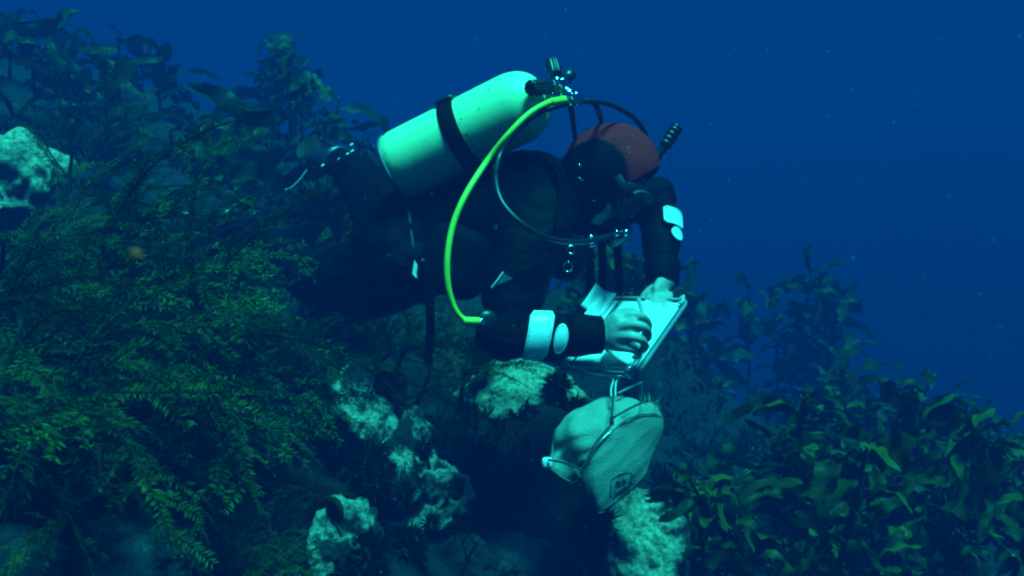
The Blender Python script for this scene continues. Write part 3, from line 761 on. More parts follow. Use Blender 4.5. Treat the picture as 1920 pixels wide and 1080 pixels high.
for i in range(34):
    t = R(-70 + 175 * i / 33); u = panel_c[0] + .088 * math.cos(t); f = panel_c[1] + .082 * math.sin(t)
    q = 1 - (u / .127) ** 2 - (f / .119) ** 2
    if q <= .02: continue
    s = 0.0975 * math.sqrt(q); du, df = math.cos(t) * .009, math.sin(t) * .009
    u2, f2 = u + du, f + df; q2 = 1 - (u2 / .127) ** 2 - (f2 / .119) ** 2
    if q2 <= .02: continue
    mb.tube([hp(u + .005, f - .012, s + .001), hp(u2 + .005, f2 - .012, 0.0975 * math.sqrt(q2) + .001)], .0011, 4)
mb.build('stitching', M['rubber'], hood)
mb = MB(); mb.tube([hp(-.115, -.04, .05), hp(-.095, -.075, .035), hp(-.08, -.1, 0), hp(-.095, -.075, -.035)], [.011, .012, .012, .011], 8, steps=12, ra=[.003, .003]); mb.build('neck_roll', M['hood_red'], hood)

# ------------------------------------------------------------------ mask and snorkel
mask = thing('dive_mask', 'black dive mask with pale lower rim on the hooded face', 'mask', hp(-.01, .1, 0))
def oval_ring(f, su, ss, cu=-.005, n=36, arch=.03):
    out = []
    for i in range(n + 1):
        t = 2 * math.pi * i / n; s = ss * math.copysign(abs(math.cos(t)) ** .7, math.cos(t)); u = su * math.copysign(abs(math.sin(t)) ** .7, math.sin(t))
        out.append(hp(cu + u, f - arch * (s / ss) ** 2, s))
    return out
mb = MB(); mb.tube(oval_ring(.110, .042, .078), .006, 8, ra=.009, cap=False); mb.build('frame', M['suit_grey'], mask)
mb = MB(); r0, r1 = oval_ring(.109, .041, .077), oval_ring(.075, .05, .084, arch=.045)
mb.add(r0 + r1, [(i, i + 1, 37 + i + 1, 37 + i) for i in range(36)]); solid(mb.build('skirt', M['rubber'], mask), .003, 0)
mb = MB(); ring = oval_ring(.112, .039, .074); c = hp(-.005, .114, 0); mb.add([c] + ring, [(0, i + 1, i + 2) for i in range(36)])
gl = bpy.data.materials.new('mask_glass'); gl.use_nodes = True; b = gl.node_tree.nodes['Principled BSDF']
b.inputs['Base Color'].default_value = (.05, .07, .08, 1); b.inputs['Roughness'].default_value = .05; b.inputs['Alpha'].default_value = .55
mb.build('lens', gl, mask)
mb = MB(); pts = []
for i in range(25):
    t = math.pi * i / 24; pts.append(hp(-.01 + .03 * math.sin(t), .085 - .215 * math.sin(t) ** .8, .1 * math.cos(t)))
mb.tube(pts, .012, 8, ra=.0025, ref=tuple(Uh)); mb.build('strap', M['rubber'], mask)
for (u, f) in ((-.06, -.052), (-.078, -.026)):
    mb = MB(); c = hp(u, f, .094)
    mb.tube([c - Uh * .005 - Fh * .006, c + Sh * .005, c + Uh * .005 + Fh * .006], .0035, 6, steps=6, round_cap=True)
    mb.build('buckle', M['chrome'], mask)
sn = thing('snorkel', 'black snorkel with ribbed tip sticking up past the red hood', 'snorkel', P(1190, 390, 2.58))
mb = MB(); mb.tube([P(1180, 400, 2.58), P(1196, 365, 2.6), P(1222, 310, 2.6), P(1250, 268, 2.6)], .0125, 12, steps=14, round_cap=True); mb.build('tube', M['rubber'], sn)
mb = MB(); a, b_ = P(1246, 274, 2.6), P(1270, 237, 2.6); L_ = (b_ - a).length
mb.lathe(a, b_, [(L_ * i / 18, .0155 + (.0025 if (i // 2) % 2 else 0)) for i in range(19)] + [(L_ - .004, .010)], 18); mb.build('ribbed_tip', M['rubber'], sn)
mb = MB(); mb.tube([P(1217, 294, 2.575), P(1222, 291, 2.57), P(1227, 289, 2.575)], .004, 8, steps=5, round_cap=True); mb.build('clip', M['plastic_white'], sn)

# ------------------------------------------------------------------ buoyancy jacket
jk = thing('buoyancy_jacket', 'black buoyancy jacket wrapped round the diver under the tank', 'dive jacket', P(880, 540, 2.5))
mb = MB()
mb.tube(SP[1:6], [.165, .168, .185, .202, .19], 32, steps=24, ra=[.15, .147, .148, .146, .118], ref=(0, 1, 0))
me = mb.mesh('shell', M['jacket'])
for v in me.vertices:
    p = v.co; v.co = p + Vector((0, 0, 1)) * .012 * noise.fractal(p * 8, 1, 2, 3)
link('shell', me, jk)
def bulge(c, rx, ry, rz, name, m, axis=None, parent=None):
    q = MB(); V = []; n1, n2 = 12, 20
    for i in range(n1 + 1):
        a = math.pi * i / n1
        for j in range(n2):
            b = 2 * math.pi * j / n2
            f_ = lambda x: math.copysign(abs(x) ** .6, x)
            d = Vector((f_(math.sin(a) * math.cos(b)) * rx, f_(math.sin(a) * math.sin(b)) * ry, f_(math.cos(a)) * rz))
            if axis: d = axis @ d
            V.append(c + d)
    F = [(i * n2 + j, i * n2 + (j + 1) % n2, (i + 1) * n2 + (j + 1) % n2, (i + 1) * n2 + j) for i in range(n1) for j in range(n2)]
    q.add(V, F); return q.build(name, m, parent)
bulge(P(855, 490, 2.36), .085, .045, .085, 'pocket', M['jacket'], Euler((0, .35, 0)).to_matrix(), jk)
bulge(P(1040, 470, 2.44), .085, .08, .06, 'pocket', M['jacket'], Euler((0, .5, 0)).to_matrix(), jk)
mb = MB(); mb.tube([P(764, 372, 2.42), P(770, 430, 2.385), P(778, 480, 2.37), P(800, 545, 2.37), P(812, 590, 2.40)], .007, 8, steps=14, ra=.004); mb.build('edge_piping', M['suit_grey'], jk)
for (a, b_, c) in (((1020, 300, 2.36), (1050, 345, 2.31), (1040, 430, 2.25)), ((1070, 300, 2.62), (1100, 340, 2.66), (1095, 430, 2.6))):
    mb = MB(); mb.tube([P(*a), P(*b_), P(*c)], .025, 8, steps=10, ra=.004, ref=(0, -1, .2)); mb.build('shoulder_strap', M['jacket'], jk)
for (x0, y0, x1, y1, Y) in ((1100, 415, 1108, 585, 2.52), (1126, 405, 1128, 590, 2.6), (1150, 400, 1162, 570, 2.6), (806, 560, 802, 680, 2.5)):
    mb = MB(); mb.tube([P(x0, y0, Y), P((x0 + x1) / 2 + 3, (y0 + y1) / 2, Y), P(x1, y1, Y)], .011, 8, steps=8, ra=.003, ref=(1, 0, 0)); mb.build('hanging_strap', M['jacket'], jk)
def tri(pts, name, m, parent, t=.003):
    q = MB(); q.add(pts, [tuple(range(len(pts)))]); return solid(q.build(name, m, parent, smooth=False), t)
tri([P(777, 488, 2.35), P(773, 512, 2.35), P(781, 522, 2.345), P(800, 528, 2.34)][::-1], 'reflective_tab', M['patch'], jk)
tri([P(943, 512, 2.20), P(923, 538, 2.20), P(962, 522, 2.205)], 'clear_tag', M['plastic_grey'], jk, .002)
mb = MB(); mb.tube([P(943, 511, 2.198), P(933, 525, 2.196), P(922, 539, 2.198)], .0018, 6, round_cap=True); mb.build('tag_edge', M['patch_edge'], jk)
for (px, py, Y, r) in ((1108, 452, 2.33, .012), (1070, 468, 2.33, .009), (1064, 500, 2.34, .011), (955, 660, 2.2, .014)):
    mb = MB(); mb.tube([P(px, py, Y) + Vector((r * math.cos(t), 0, r * math.sin(t))) for t in [2 * math.pi * i / 16 for i in range(17)]], .0024, 6, cap=False)
    mb.build('d_ring', M['chrome'] if py < 600 else M['rubber'], jk)

# ------------------------------------------------------------------ tank
TB, TT = P(738, 316, 2.44), P(1030, 172, 2.33)
tk = thing('scuba_tank', 'pale painted scuba tank strapped on the back of the diver', 'scuba tank', TB)
Lt = (TT - TB).length; r_ = .0855
prof = [(0.0, .03), (.0, .062), (.004, .074), (.014, .082), (.03, r_)] + [(.03 + (Lt - .125) * i / 12, r_) for i in range(1, 13)]
for i in range(1, 12):
    a = R(90 * i / 12); prof.append((Lt - .095 + .083 * math.sin(a), .018 + (r_ - .018) * math.cos(a) ** .85))
prof += [(Lt - .011, .018), (Lt + .004, .017)]
mb = MB(); mb.lathe(TB, TT, prof, 56); mb.build('cylinder', M['tank'], tk)
axt = (TT - TB).normalized()
mb = MB(); mb.lathe(TB - axt * .004, TT, [(0, .03), (0, .066), (.003, .077), (.008, .0815), (.014, .0845), (.016, .0835), (.016, .07)], 48); mb.build('boot', M['plastic_grey'], tk)
mb = MB(); s0 = Lt * .455
mb.lathe(TB + axt * (s0 - .021), TT, [(0, r_ - .002), (0, r_ + .004), (.002, r_ + .0052), (.038, r_ + .0052), (.04, r_ + .004), (.04, r_ - .002)], 56); mb.build('cam_strap', M['jacket'], tk)
upn = Vector((-.45, -.15, .88)); upn = (upn - axt * axt.dot(upn)).normalized(); sdn = axt.cross(upn)
bulge(TB + axt * s0 + upn * (r_ + .006), .028, .03, .007, 'strap_buckle', M['rubber'], Matrix((axt, sdn, upn)).transposed(), tk)
# valve
VC = P(1046, 163, 2.325)
mb = MB(); mb.lathe(TT - axt * .006, TT + axt, [(0, .016), (.006, .019), (.012, .019), (.016, .014), (.045, .0135), (.05, .010)], 20); valve = mb.build('valve', M['chrome'], tk)
def knob(a, b_, r, name, parent):
    a, b_ = Vector(a), Vector(b_); T = (b_ - a).normalized(); l = (b_ - a).length
    N = (Vector((0, 0, 1)) - T * T.z); N = N.normalized() if N.length > .2 else Vector((1, 0, 0)); B = T.cross(N)
    q = MB(); V = []; nn = 40; prof_ = [(0, .5), (0, .93), (.08, 1), (.92, 1), (1, .93), (1, .5)]
    for d, s in prof_:
        for j in range(nn):
            t = 2 * math.pi * j / nn; rr = r * s * (1 + (.07 if (j // 2) % 2 else -.05) * (s > .9))
            V.append(a + T * l * d + (N * math.cos(t) + B * math.sin(t)) * rr)
    F = [(i * nn + j, i * nn + (j + 1) % nn, (i + 1) * nn + (j + 1) % nn, (i + 1) * nn + j) for i in range(5) for j in range(nn)]
    F += [tuple(range(nn))[::-1], tuple(5 * nn + j for j in range(nn))]
    q.add(V, F); return q.build(name, M['rubber'], parent)
knob(P(993, 165, 2.24), P(1030, 162, 2.29), .0175, 'valve_knob', tk)
mb = MB(); mb.tube([P(1028, 162, 2.29), VC], .009, 12); mb.build('knob_stem', M['chrome'], valve)
knob(P(1042, 141, 2.34), P(1035, 114, 2.36), .016, 'valve_knob', tk)
mb = MB(); mb.tube([VC, P(1042, 140, 2.34)], .009, 12); mb.build('knob_stem', M['chrome'], valve)

# ------------------------------------------------------------------ regulator
rg = thing('regulator', 'scuba regulator with yellow hose loop and black hoses', 'regulator', P(1060, 185, 2.31))
fs = MB(); fs.lathe(P(1048, 150, 2.315), P(1072, 192, 2.315), [(0, .008), (0, .017), (.006, .019), (.016, .019), (.018, .014), (.03, .0145), (.032, .02), (.05, .02), (.054, .016), (.066, .014)], 24)
first = fs.build('first_stage', M['chrome'], rg)
mb = MB(); mb.lathe(P(1068, 186, 2.315), P(1096, 183, 2.27), [(0, .011), (.02, .011), (.022, .0165), (.034, .0165), (.036, .014), (.037, .008)], 24); mb.build('end_cap', M['chrome'], first)
mb = MB(); mb.lathe(P(1056, 140, 2.36), P(1072, 156, 2.36), [(0, .018), (0, .024), (.02, .025), (.024, .02)], 20); mb.build('yoke_cover', M['rubber'], first)
def hose(pts, r, m, name, steps=40, parent=rg):
    q = MB(); q.tube([P(*p) for p in pts], r, 12, steps=steps); return q.build(name, m, parent)
yh = hose([(1062,188,2.29),(1035,190,2.25),(995,211,2.21),(955,250,2.19),(915,300,2.2),(875,362,2.15),(850,420,2.13),(839,480,2.12),(840,535,2.12),(852,578,2.13),(868,598,2.14),(884,603,2.14),(900,602,2.15)], .0068, M['hose_yellow'], 'yellow_hose', 70)
for a, b_, nr in ((P(1031, 192, 2.245), P(1058, 187, 2.284), 1), (P(868, 602, 2.14), P(898, 603, 2.15), 5)):
    mb = MB(); L_ = (b_ - a).length; pr = [(0, .0066)]
    for i in range(17): pr.append((L_ * i / 16, .0092 + (.0012 * math.sin(i * 2.4) if nr > 1 else 0)))
    pr.append((L_, .006)); mb.lathe(a, b_, pr, 18); mb.build('ferrule', M['hose_yellow'], yh)
for a, b_ in ((P(1058, 187, 2.284), P(1070, 185, 2.31)), (P(898, 603, 2.15), P(908, 603, 2.16))):
    mb = MB(); mb.lathe(a, b_, [(0, .006), (.002, .0085), (.012, .0085), (.014, .006)], 6); mb.build('fitting', M['chrome'], yh)
hose([(1064,194,2.31),(1035,202,2.30),(1000,218,2.29),(962,252,2.28),(936,295,2.27),(930,340,2.2),(945,385,2.16),(990,428,2.15),(1040,450,2.2),(1085,454,2.27),(1112,450,2.33)], .0065, M['rubber'], 'black_hose', 60)
hose([(1088,190,2.31),(1115,190,2.34),(1150,198,2.42),(1185,218,2.5),(1207,245,2.56),(1217,280,2.6),(1222,320,2.62)], .0065, M['rubber'], 'black_hose')
hose([(1068,196,2.32),(1072,212,2.34),(1076,240,2.42),(1080,264,2.5)], .0065, M['rubber'], 'black_hose', 16)
hose([(1098,188,2.33),(1116,196,2.36),(1126,222,2.46),(1131,262,2.58)], .0065, M['rubber'], 'black_hose', 20)
SS = hp(-.075, .125, .0)
mb = MB(); mb.lathe(SS - Fh * .04, SS + Fh, [(0, .022), (.01, .03), (.02, .038), (.045, .04), (.056, .036), (.06, .02)], 28); ss = mb.build('second_stage', M['rubber'], rg)
mb = MB(); mb.lathe(SS + Fh * .014, SS + Fh, [(0, .03), (.006, .03), (.009, .024)], 24); mb.build('purge_cover', M['plastic_grey'], ss)
hose([(1112,450,2.33),(1130,446,2.38),(1152,440,2.44)], .0065, M['rubber'], 'black_hose', 10)
for (px, py, Y) in ((1110, 451, 2.325), (1158, 436, 2.40), (1175, 436, 2.41)):
    mb = MB(); a = P(px - 6, py + 1, Y); mb.lathe(a, P(px + 8, py - 1, Y + .01), [(0, .006), (.001, .0095), (.012, .0095), (.0125, .0075), (.02, .007)], 6); mb.build('fitting', M['chrome'], ss)
oc = MB(); oc.lathe(P(908, 602, 2.22), P(922, 606, 2.15), [(0, .016), (.008, .024), (.026, .027), (.034, .022), (.036, .008)], 26); oc.build('octopus', M['rubber'], rg)

# ------------------------------------------------------------------ fins
def fin(an, toe, tip, wid, label, roll):
    root = thing('swim_fin', label, 'fin', an)
    D = (tip - toe).normalized(); S = D.cross(roll).normalized(); N = S.cross(D)
    mb = MB(); mb.tube([an - (toe - an) * .05, an * .5 + toe * .5, toe, toe + D * .05], [.058, .06, .055, .04], 18, steps=10, ra=[.05, .045, .036, .016], ref=tuple(S)); mb.build('foot_pocket', M['fin'], root)
    L_ = (tip - toe).length
    def bl(u, v):
        w_ = (.05 + (wid - .05) * min(1, u * 1.6) ** .7); s = v * 2 - 1
        return toe + D * (u * L_ - .02 * s * s * (u > .9)) + S * s * w_ + N * (.006 * math.cos(s * 9) + .02 * u * u)
    mb = MB(); mb.grid(bl, 14, 12); solid(mb.build('blade', M['fin'], root), .006, 0)
    for s in (0, 1):
        mb = MB(); mb.tube([bl(u / 10, s) for u in range(11)], [.011, .009, .006], 8); mb.build('side_rail', M['rubber'], root)
    d = (toe - an).normalized()
    mb = MB(); mb.tube([an + S * .058 + d * .05, an + S * .05 - d * .03, an - d * .062, an - S * .05 - d * .03, an - S * .058 + d * .05], .012, 8, steps=16, ra=.003, ref=tuple(N)); st = mb.build('heel_strap', M['rubber'], root)
    return root, S, N, d
f2, S2, N2, dd2 = fin(AN2, P(600, 298, 3.46), P(540, 358, 3.85), .10, 'black swim fin on the bent leg behind the tank', Vector((.3, -.8, .5)))
for i, (px, py) in enumerate(((659, 272), (660, 284), (651, 290), (643, 295), (636, 299), (605, 311))):
    mb = MB(); c = P(px, py, 3.155); mb.tube([c - Vector((.002, 0, .002)), c, c + Vector((.002, 0, .002))], .0042, 6, round_cap=True); mb.build('stud', M['patch'], f2)
mb = MB(); mb.tube([P(600, 314, 3.24), P(630, 303, 3.18), P(660, 285, 3.17), P(663, 266, 3.22)], .010, 8, steps=12, ra=.003, ref=(0, -1, 0)); mb.build('ankle_strap', M['rubber'], f2)
mb = MB(); mb.tube([P(577, 318, 3.42), P(560, 340, 3.44), P(545, 353, 3.46), P(536, 356, 3.48)], .0035, 7, steps=10, round_cap=True); mb.build('edge_trim', M['plastic_white'], f2)
f1, S1, N1, dd1 = fin(AN1, P(385, 392, 3.14), P(250, 330, 3.4), .10, 'black swim fin half hidden behind the feathery seaweed', Vector((.1, -.6, .8)))

# ------------------------------------------------------------------ slate
sl = thing('dive_slate', 'white writing slate with paper sheets in a clear framed tray', 'slate', P(1196, 691, 2.30))
NL, NR, FR = P(1052, 684, 2.32), P(1194, 690, 2.30), P(1279, 568, 2.50)
X = NR - NL; V_ = FR - NR; N_ = X.cross(V_).normalized()
if N_.z < 0: N_ = -N_
def S_(u, v, h=0.0): return NL + X * u + V_ * v + N_ * h
mb = MB(); mb.slab(S_(0, 0, -.006), X, V_, N_ * .006); mb.build('board', M['plastic_white'], sl, smooth=False)
fr = []
cr = .1
for (cu, cv, a0) in ((1.05 - cr, -.06 + cr, -90), (1.05 - cr, 1.07 - cr, 0), (-.05 + cr, 1.07 - cr, 90), (-.05 + cr, -.06 + cr, 180)):
    for i in range(6):
        a = R(a0 + 18 * i); fr.append(S_(cu + cr * math.cos(a), cv + cr * math.sin(a), -.004))
fr.append(fr[0])
mb = MB(); mb.tube(fr, .0055, 10, cap=False); mb.build('frame', M['plastic_grey'], sl)
def sheet(fn, name, nu=14, nv=14, m=None, t=.0007):
    q = MB(); q.grid(fn, nu, nv); me = q.mesh(name, m or M['paper'])
    uvl = me.uv_layers.new(name='UVMap')
    for lp in me.loops:
        vi = lp.vertex_index; uvl.data[lp.index].uv = ((vi // (nv + 1)) / nu, (vi % (nv + 1)) / nv)
    return solid(link(name, me, sl), t, 1)
sheet(lambda u, v: S_(.50 + .47 * u, .02 + .95 * v, .003 + .012 * max(0, .35 - u) ** 2 * 8 + .002 * math.sin(v * 5)), 'sheet')
sheet(lambda u, v: S_(-.10 + .62 * u, .01 + .93 * v, .002 + .035 * max(0, (.38 - u) / .38) ** 2 + .003 * math.sin(v * 4 + u * 2)), 'sheet', m=M['plastic_white'])
sheet(lambda u, v: S_(.98 - .50 * u * (1 - .35 * v), .005 + .62 * v, .005 + .060 * u ** 1.6 * (1 - v) ** .6), 'turned_page', m=M['paper'])
sheet(lambda u, v: S_(-.24 + .30 * u, .70 + .30 * v, .010 + .012 * v * v + .03 * (1 - u) ** 2), 'loose_page', 6, 8, m=M['plastic_white'])
mb = MB(); mb.tube([S_(.14, -.02, .004), S_(.145, .4, .013), S_(.15, .8, .012), S_(.15, 1.04, .02)], .0022, 6, steps=12); mb.build('bungee', M['cord'], sl)
mb = MB(); mb.tube([S_(.02, -.03, .014), S_(.03, .2, .03), S_(.03, .5, .03)], .0018, 6, steps=10); mb.build('bungee', M['cord'], sl)
for (u, v) in ((.99, 1.02), (.93, -.01)):
    mb = MB(); mb.tube([S_(u - .05, v, .004), S_(u, v + .02, .014), S_(u + .02, v - .04, .006), S_(u - .01, v - .08, .012)], [.003, .0045, .003], 7, steps=10); mb.build('cord_knot', M['rope'], sl)
# wire bail and loops under the slate
mb = MB(); mb.tube([P(1032, 664, 2.33), P(1062, 684, 2.31), P(1100, 697, 2.29), P(1140, 704, 2.285), P(1172, 706, 2.285), P(1186, 703, 2.285)], .0026, 7, steps=20); mb.build('wire_bail', M['wire'], sl)
for dx in (0, 8):
    mb = MB(); mb.tube([P(1132 + dx * .9, 684, 2.30), P(1126 + dx, 696, 2.29), P(1124 + dx, 702, 2.288)], .0016, 6, steps=6); mb.build('cord_loop', M['rope'], sl)
mb = MB(); c = P(1179, 699, 2.285); mb.tube([c + Vector((.009 * math.cos(t), .002 * math.sin(t), .012 * math.sin(t))) for t in [2 * math.pi * i / 16 for i in range(17)]], .0022, 6, cap=False); mb.build('ring', M['wire'], sl)
mb = MB(); mb.tube([P(1215, 596, 2.36), P(1222, 606, 2.35), P(1216, 630, 2.33), P(1196, 660, 2.31), P(1186, 688, 2.30), P(1196, 690, 2.29)], .002, 6, steps=26); mb.build('pencil_cord', M['rope'], sl)
# pencil
pc = thing('pencil', 'short white pencil held in the writing fist over the slate', 'pencil', P(1210, 634, 2.33))
a, b_ = P(1197, 560, 2.32), P(1216, 628, 2.325)
mb = MB(); mb.lathe(a, b_, [(0, .003), (0, .0048), ((b_ - a).length * .85, .0048)], 6); mb.build('shaft', M['plastic_white'], pc, smooth=False)
mb = MB(); mb.lathe(a + (b_ - a) * .85, b_, [(0, .0048), ((b_ - a).length * .15, .0008)], 6); mb.build('tip', M['cord'], pc)

# ------------------------------------------------------------------ bag
BAGY = -.17
def P(px, py, Y, _P=P): return _P(px, py, Y + BAGY * min(1, max(0, (py - 700) / 60)) - .16 * max(0, (py - 790) / 175))
bg_ = thing('catch_bag', 'white canvas catch bag with wire mouth hanging below the slate', 'bag', P(1125, 965, 2.42))
def resample(pts, n):
    pts = [Vector(p) for p in pts]; pl = [pts[i].lerp(pts[i + 1], k / 10) for i in range(len(pts) - 1) for k in range(10)] + [pts[-1]]; d = [0]
    for i in range(1, len(pl)): d.append(d[-1] + (pl[i] - pl[i - 1]).length)
    out = []; k = 0
    for i in range(n):
        s = d[-1] * i / (n - 1)
        while k < len(d) - 2 and d[k + 1] < s: k += 1
        t = (s - d[k]) / max(1e-9, d[k + 1] - d[k]); out.append(pl[k].lerp(pl[k + 1], min(1, t)))
    return out
NB = 34
def pxl(pts, Yf): 
    q = resample([Vector((p[0], p[1], 0)) for p in pts], NB)
    return [P(v.x, v.y, Yf(i / (NB - 1))) for i, v in enumerate(q)]
Lp = pxl([(1084,906),(1060,900),(1026,874),(1034,852),(1038,812),(1060,782),(1092,763),(1122,747),(1150,741),(1180,747),(1206,760),(1224,752),(1240,775)], lambda t: 2.44)
Rp = pxl([(1086,902),(1092,878),(1110,850),(1130,825),(1152,805),(1176,789),(1200,780),(1225,778),(1242,786)], lambda t: 2.42 - .10 * math.sin(math.pi * min(1, t * 1.05)) ** .6)
Qp = pxl([(1088,912),(1100,940),(1125,965),(1152,945),(1190,915),(1208,896),(1222,860),(1236,825),(1244,802),(1243,788)], lambda t: 2.43)
def smooth3(a): return [a[0]] + [(a[i - 1] + a[i] * 2 + a[i + 1]) / 4 for i in range(1, len(a) - 1)] + [a[-1]]
def wr(p, s=1.0):
    q = Vector((p.x * .8 + p.z * .6, 0, p.z * .8 - p.x * .6))            # creases run along the mouth
    cr = (1 - abs(noise.noise(Vector((q.x * 9, 3, q.z * 34))))) ** 5 - .3
    return Vector((noise.noise(p * 24) * .004, noise.noise(p * 20 + Vector((5, 0, 0))) * .009 - cr * .008, noise.noise(p * 24 + Vector((0, 9, 0))) * .004)) * s
def panelR(t, s):     # rim -> outer edge of the printed panel
    f = t * (NB - 1); k = min(int(f), NB - 2); u = f - k
    a = Rp[k].lerp(Rp[k + 1], u); b = Qp[k].lerp(Qp[k + 1], u)
    p = a.lerp(b, s) + Vector((0, -1, 0)) * (.016 * math.sin(math.pi * s) * math.sin(math.pi * t) ** .5 )
    return p + wr(p, math.sin(math.pi * t) * (.35 + .65 * abs(s - .5)))
def panelL(t, s):
    f = t * (NB - 1); k = min(int(f), NB - 2); u = f - k
    a = Lp[k].lerp(Lp[k + 1], u); b = Rp[k].lerp(Rp[k + 1], u)
    e = math.sin(math.pi * t) ** .6
    p = a.lerp(b, s) + Vector((-.25, -.6, .75)) * (.030 * math.sin(math.pi * s) * e) + Vector((0, 1, -.4)) * (.05 * max(0, s - .72) * e)
    d = (Vector((p.x, 0, p.z)) - Vector((P(1062, 862, 2.4).x, 0, P(1062, 862, 2.4).z))).length
    p += Vector((0, .055, 0)) * math.exp(-(d / .032) ** 2)
    return p + wr(p, 1.5 * e)
def panelB(t, s):
    f = t * (NB - 1); k = min(int(f), NB - 2); u = f - k
    a = Qp[k].lerp(Qp[k + 1], u); b = Lp[k].lerp(Lp[k + 1], u)
    return a.lerp(b, s) + Vector((0, 1, 0)) * (.12 * math.sin(math.pi * s) * math.sin(math.pi * t) ** .5)
mb = MB(); mb.grid(panelR, 44, 22); solid(mb.build('printed_panel', M['bag'], bg_), .002, 0)['label'] = 'flat canvas panel toned darker as shaded, with a dark printed emblem'
mb = MB(); mb.grid(panelL, 44, 22); solid(mb.build('liner_panel', M['bag_lit'], bg_), .002, 0)['label'] = 'crumpled canvas lobe toned paler as lit, beyond the wire mouth'
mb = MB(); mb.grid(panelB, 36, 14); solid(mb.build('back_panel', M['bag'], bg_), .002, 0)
mb = MB(); mb.tube([p + Vector((0, -.006, .004)) for p in Rp[2:]], .0018, 8, steps=50); mb.build('mouth_wire', M['wire'], bg_)
mb = MB(); mb.tube([P(1093, 879, 2.33), P(1112, 838, 2.31), P(1140, 803, 2.30), P(1150, 793, 2.295)], .0022, 7, steps=16); mb.build('mouth_cord', M['cord'], bg_)
mb = MB(); mb.tube([P(1150, 783, 2.295), P(1180, 766, 2.31), P(1205, 754, 2.33)], .0024, 7, steps=10); mb.build('mouth_bar', M['cord'], bg_)
mb = MB(); mb.tube([P(1028, 862, 2.38), P(1058, 868, 2.35), P(1094, 882, 2.33)], .0024, 7, steps=10); mb.build('hinge_bar', M['cord'], bg_)
bulge(P(1026, 868, 2.40), .012, .012, .012, 'end_cap', M['plastic_white'], None, bg_)
mb = MB(); mb.tube([P(1068, 910, 2.38), P(1078, 906, 2.37), P(1092, 892, 2.36)], .004, 8, steps=8); mb.build('hinge', M['rubber'], bg_)
bulge(P(1147, 790, 2.293), .005, .005, .009, 'knot', M['cord'], None, bg_)
mb = MB(); mb.tube([P(1149, 741, 2.29), P(1148, 765, 2.29), P(1147, 790, 2.293)], .0022, 7, steps=8); mb.build('suspension_cord', M['cord'], bg_)
for a in ([(1146, 744, 2.29), (1146, 728, 2.288), (1150, 712, 2.286), (1142, 706, 2.286)], [(1154, 744, 2.29), (1154, 726, 2.288), (1158, 712, 2.286), (1178, 702, 2.285)]):
    mb = MB(); mb.tube([P(*p) for p in a], .0022, 7, steps=12); mb.build('suspension_cord', M['rope'], bg_)
mb = MB(); mb.tube([P(1204, 754, 2.33), P(1204, 735, 2.33), P(1203, 718, 2.33)], .0013, 5, steps=6); mb.build('thin_line', M['cord'], bg_)
mb = MB(); mb.tube([P(1160, 737, 2.31), P(1180, 727, 2.32), P(1203, 717, 2.33)], [.003, .0026], 7, steps=8, round_cap=True); mb.build('stick', M['plastic_grey'], bg_)
rf = random.Random(3); mb = MB()
for i in range(26):
    t = .86 + .12 * rf.random(); p = panelL(t, .1 + .5 * rf.random()); d = Vector((rf.gauss(.2, .4), rf.gauss(-.2, .4), 1)).normalized() * rf.uniform(.012, .03)
    s = Vector((.002, 0, 0)); mb.add([p - s, p + s, p + d], [(0, 1, 2)])
mb.build('frayed_edge', M['bag_lit'], bg_, smooth=False)
# emblem laid on the panel
G = [[panelR(i / 60, j / 60) for j in range(61)] for i in range(61)]
def to_px(p): return (960 + p.x / p.y / HT * 960, 540 - (p.z - CZ) / p.y / HT * 960)
GP = np.array([[to_px(G[i][j]) for j in range(61)] for i in range(61)])
def on_panel(px, py, off=.0025):
    d = (GP[:, :, 0] - px) ** 2 + (GP[:, :, 1] - py) ** 2; i, j = np.unravel_index(d.argmin(), d.shape)
    q = G[i][j]; return BASE_P(px, py, q.y - off)
def stroke(pts, wd, name='emblem'):
    q = MB(); q.tube([on_panel(*p) for p in catmull2(pts)], wd, 6, ra=.0006, ref=None); q.build(name, M['print'], bg_)
def catmull2(pts):
    return [(v.x, v.y) for v in catmull([Vector((p[0], p[1], 0)) for p in pts], 6 * len(pts))]
stroke([(1146, 934), (1145, 908), (1150, 897), (1164, 889), (1180, 887), (1184, 889), (1184, 904), (1182, 910)], .0009)
stroke([(1149, 935), (1158, 923), (1172, 914), (1183, 910)], .0017)
stroke([(1184, 890), (1191, 893), (1191, 902), (1187, 909)], .0008)
stroke([(1152, 920), (1153, 926)], .0008)
stroke([(1155, 931), (1166, 923), (1182, 916)], .0008)
def disc(cx, cy, a, b_, rot, name):
    q = MB(); V = [on_panel(cx, cy)]
    for i in range(24):
        t = 2 * math.pi * i / 24; x, y = a * math.cos(t), b_ * math.sin(t)
        V.append(on_panel(cx + x * math.cos(rot) - y * math.sin(rot), cy + x * math.sin(rot) + y * math.cos(rot)))
    q.add(V, [(0, i + 1, (i + 1) % 24 + 1) for i in range(24)]); q.build(name, M['print'], bg_)
disc(1159, 908, 5.2, 6.2, .2, 'emblem'); disc(1170, 904, 4.8, 5.6, -.2, 'emblem'); disc(1183, 905, 3.0, 3.4, 0, 'emblem')

def P(px, py, Y): return Vector(((px - 960) / 960 * HT * Y, Y, CZ + (540 - py) / 960 * HT * Y))

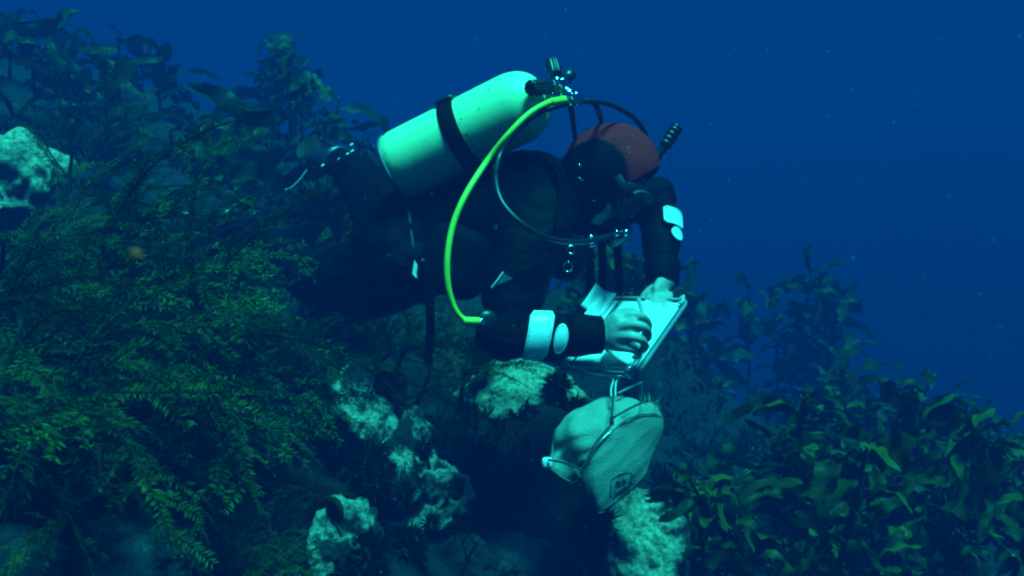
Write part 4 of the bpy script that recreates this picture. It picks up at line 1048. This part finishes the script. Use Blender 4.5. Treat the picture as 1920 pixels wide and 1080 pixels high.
# ------------------------------------------------------------------ drifting particles
mb = MB(); rp_ = random.Random(9)
for i in range(900):
    Y = rp_.uniform(.7, 4.5); c = P(rp_.uniform(0, 1920), rp_.uniform(0, 1080), Y)
    if c.z < ground(c.x, c.y) + .05: continue
    s = rp_.uniform(.0004, .0011) * (.6 + .3 * Y)
    V = [c + Vector((rp_.uniform(-1, 1), rp_.uniform(-1, 1), rp_.uniform(-1, 1))).normalized() * s for _ in range(4)]
    mb.add(V, [(0, 1, 2), (0, 3, 1), (1, 3, 2), (0, 2, 3)])
tag(mb.build('marine_snow', M['snow'], smooth=False), 'tiny pale particles drifting in the water', 'particles', kind='stuff')
bm = bmesh.new(); bmesh.ops.create_icosphere(bm, subdivisions=3, radius=.0026)
for v in bm.verts: v.co *= 1 + .35 * noise.noise(v.co * 500)
me = bpy.data.meshes.new('backscatter_speck'); bm.to_mesh(me); bm.free(); me.materials.append(M['orange'])
o = link('backscatter_speck', me); o.location = P(257, 477, .5); o.scale = (1.25, 1, .9)  # stands for flash light off a near particle, painted in as orange
tag(o, 'tiny orange speck of flash backscatter in front of the feathery seaweed', 'speck')

# ------------------------------------------------------------------ sea water
hz = bmesh.new(); bmesh.ops.create_cube(hz, size=1.0)
me = bpy.data.meshes.new('haze'); hz.to_mesh(me); hz.free()
ztop = CZ + 2.6; zbot = ZLOW - 1.0
o = link('haze', me); o.location = (0, 11, (ztop + zbot) / 2); o.scale = (60, 50, ztop - zbot)
vm = bpy.data.materials.new('sea_water'); vm.use_nodes = True; t = vm.node_tree; t.nodes.clear()
out = t.nodes.new('ShaderNodeOutputMaterial'); pv = t.nodes.new('ShaderNodeVolumePrincipled')
pv.inputs['Color'].default_value = (*WATER['color'], 1); pv.inputs['Density'].default_value = WATER['density']
pv.inputs['Absorption Color'].default_value = (*WATER['absorb'], 1); pv.inputs['Anisotropy'].default_value = WATER['g']
t.links.new(pv.outputs[0], out.inputs['Volume'])
me.materials.append(vm); tag(o, 'blue-green sea water veiling the far reef', 'water', kind='stuff')
for ob in bpy.data.objects:
    if 'abs' in ob.keys(): del ob['abs']
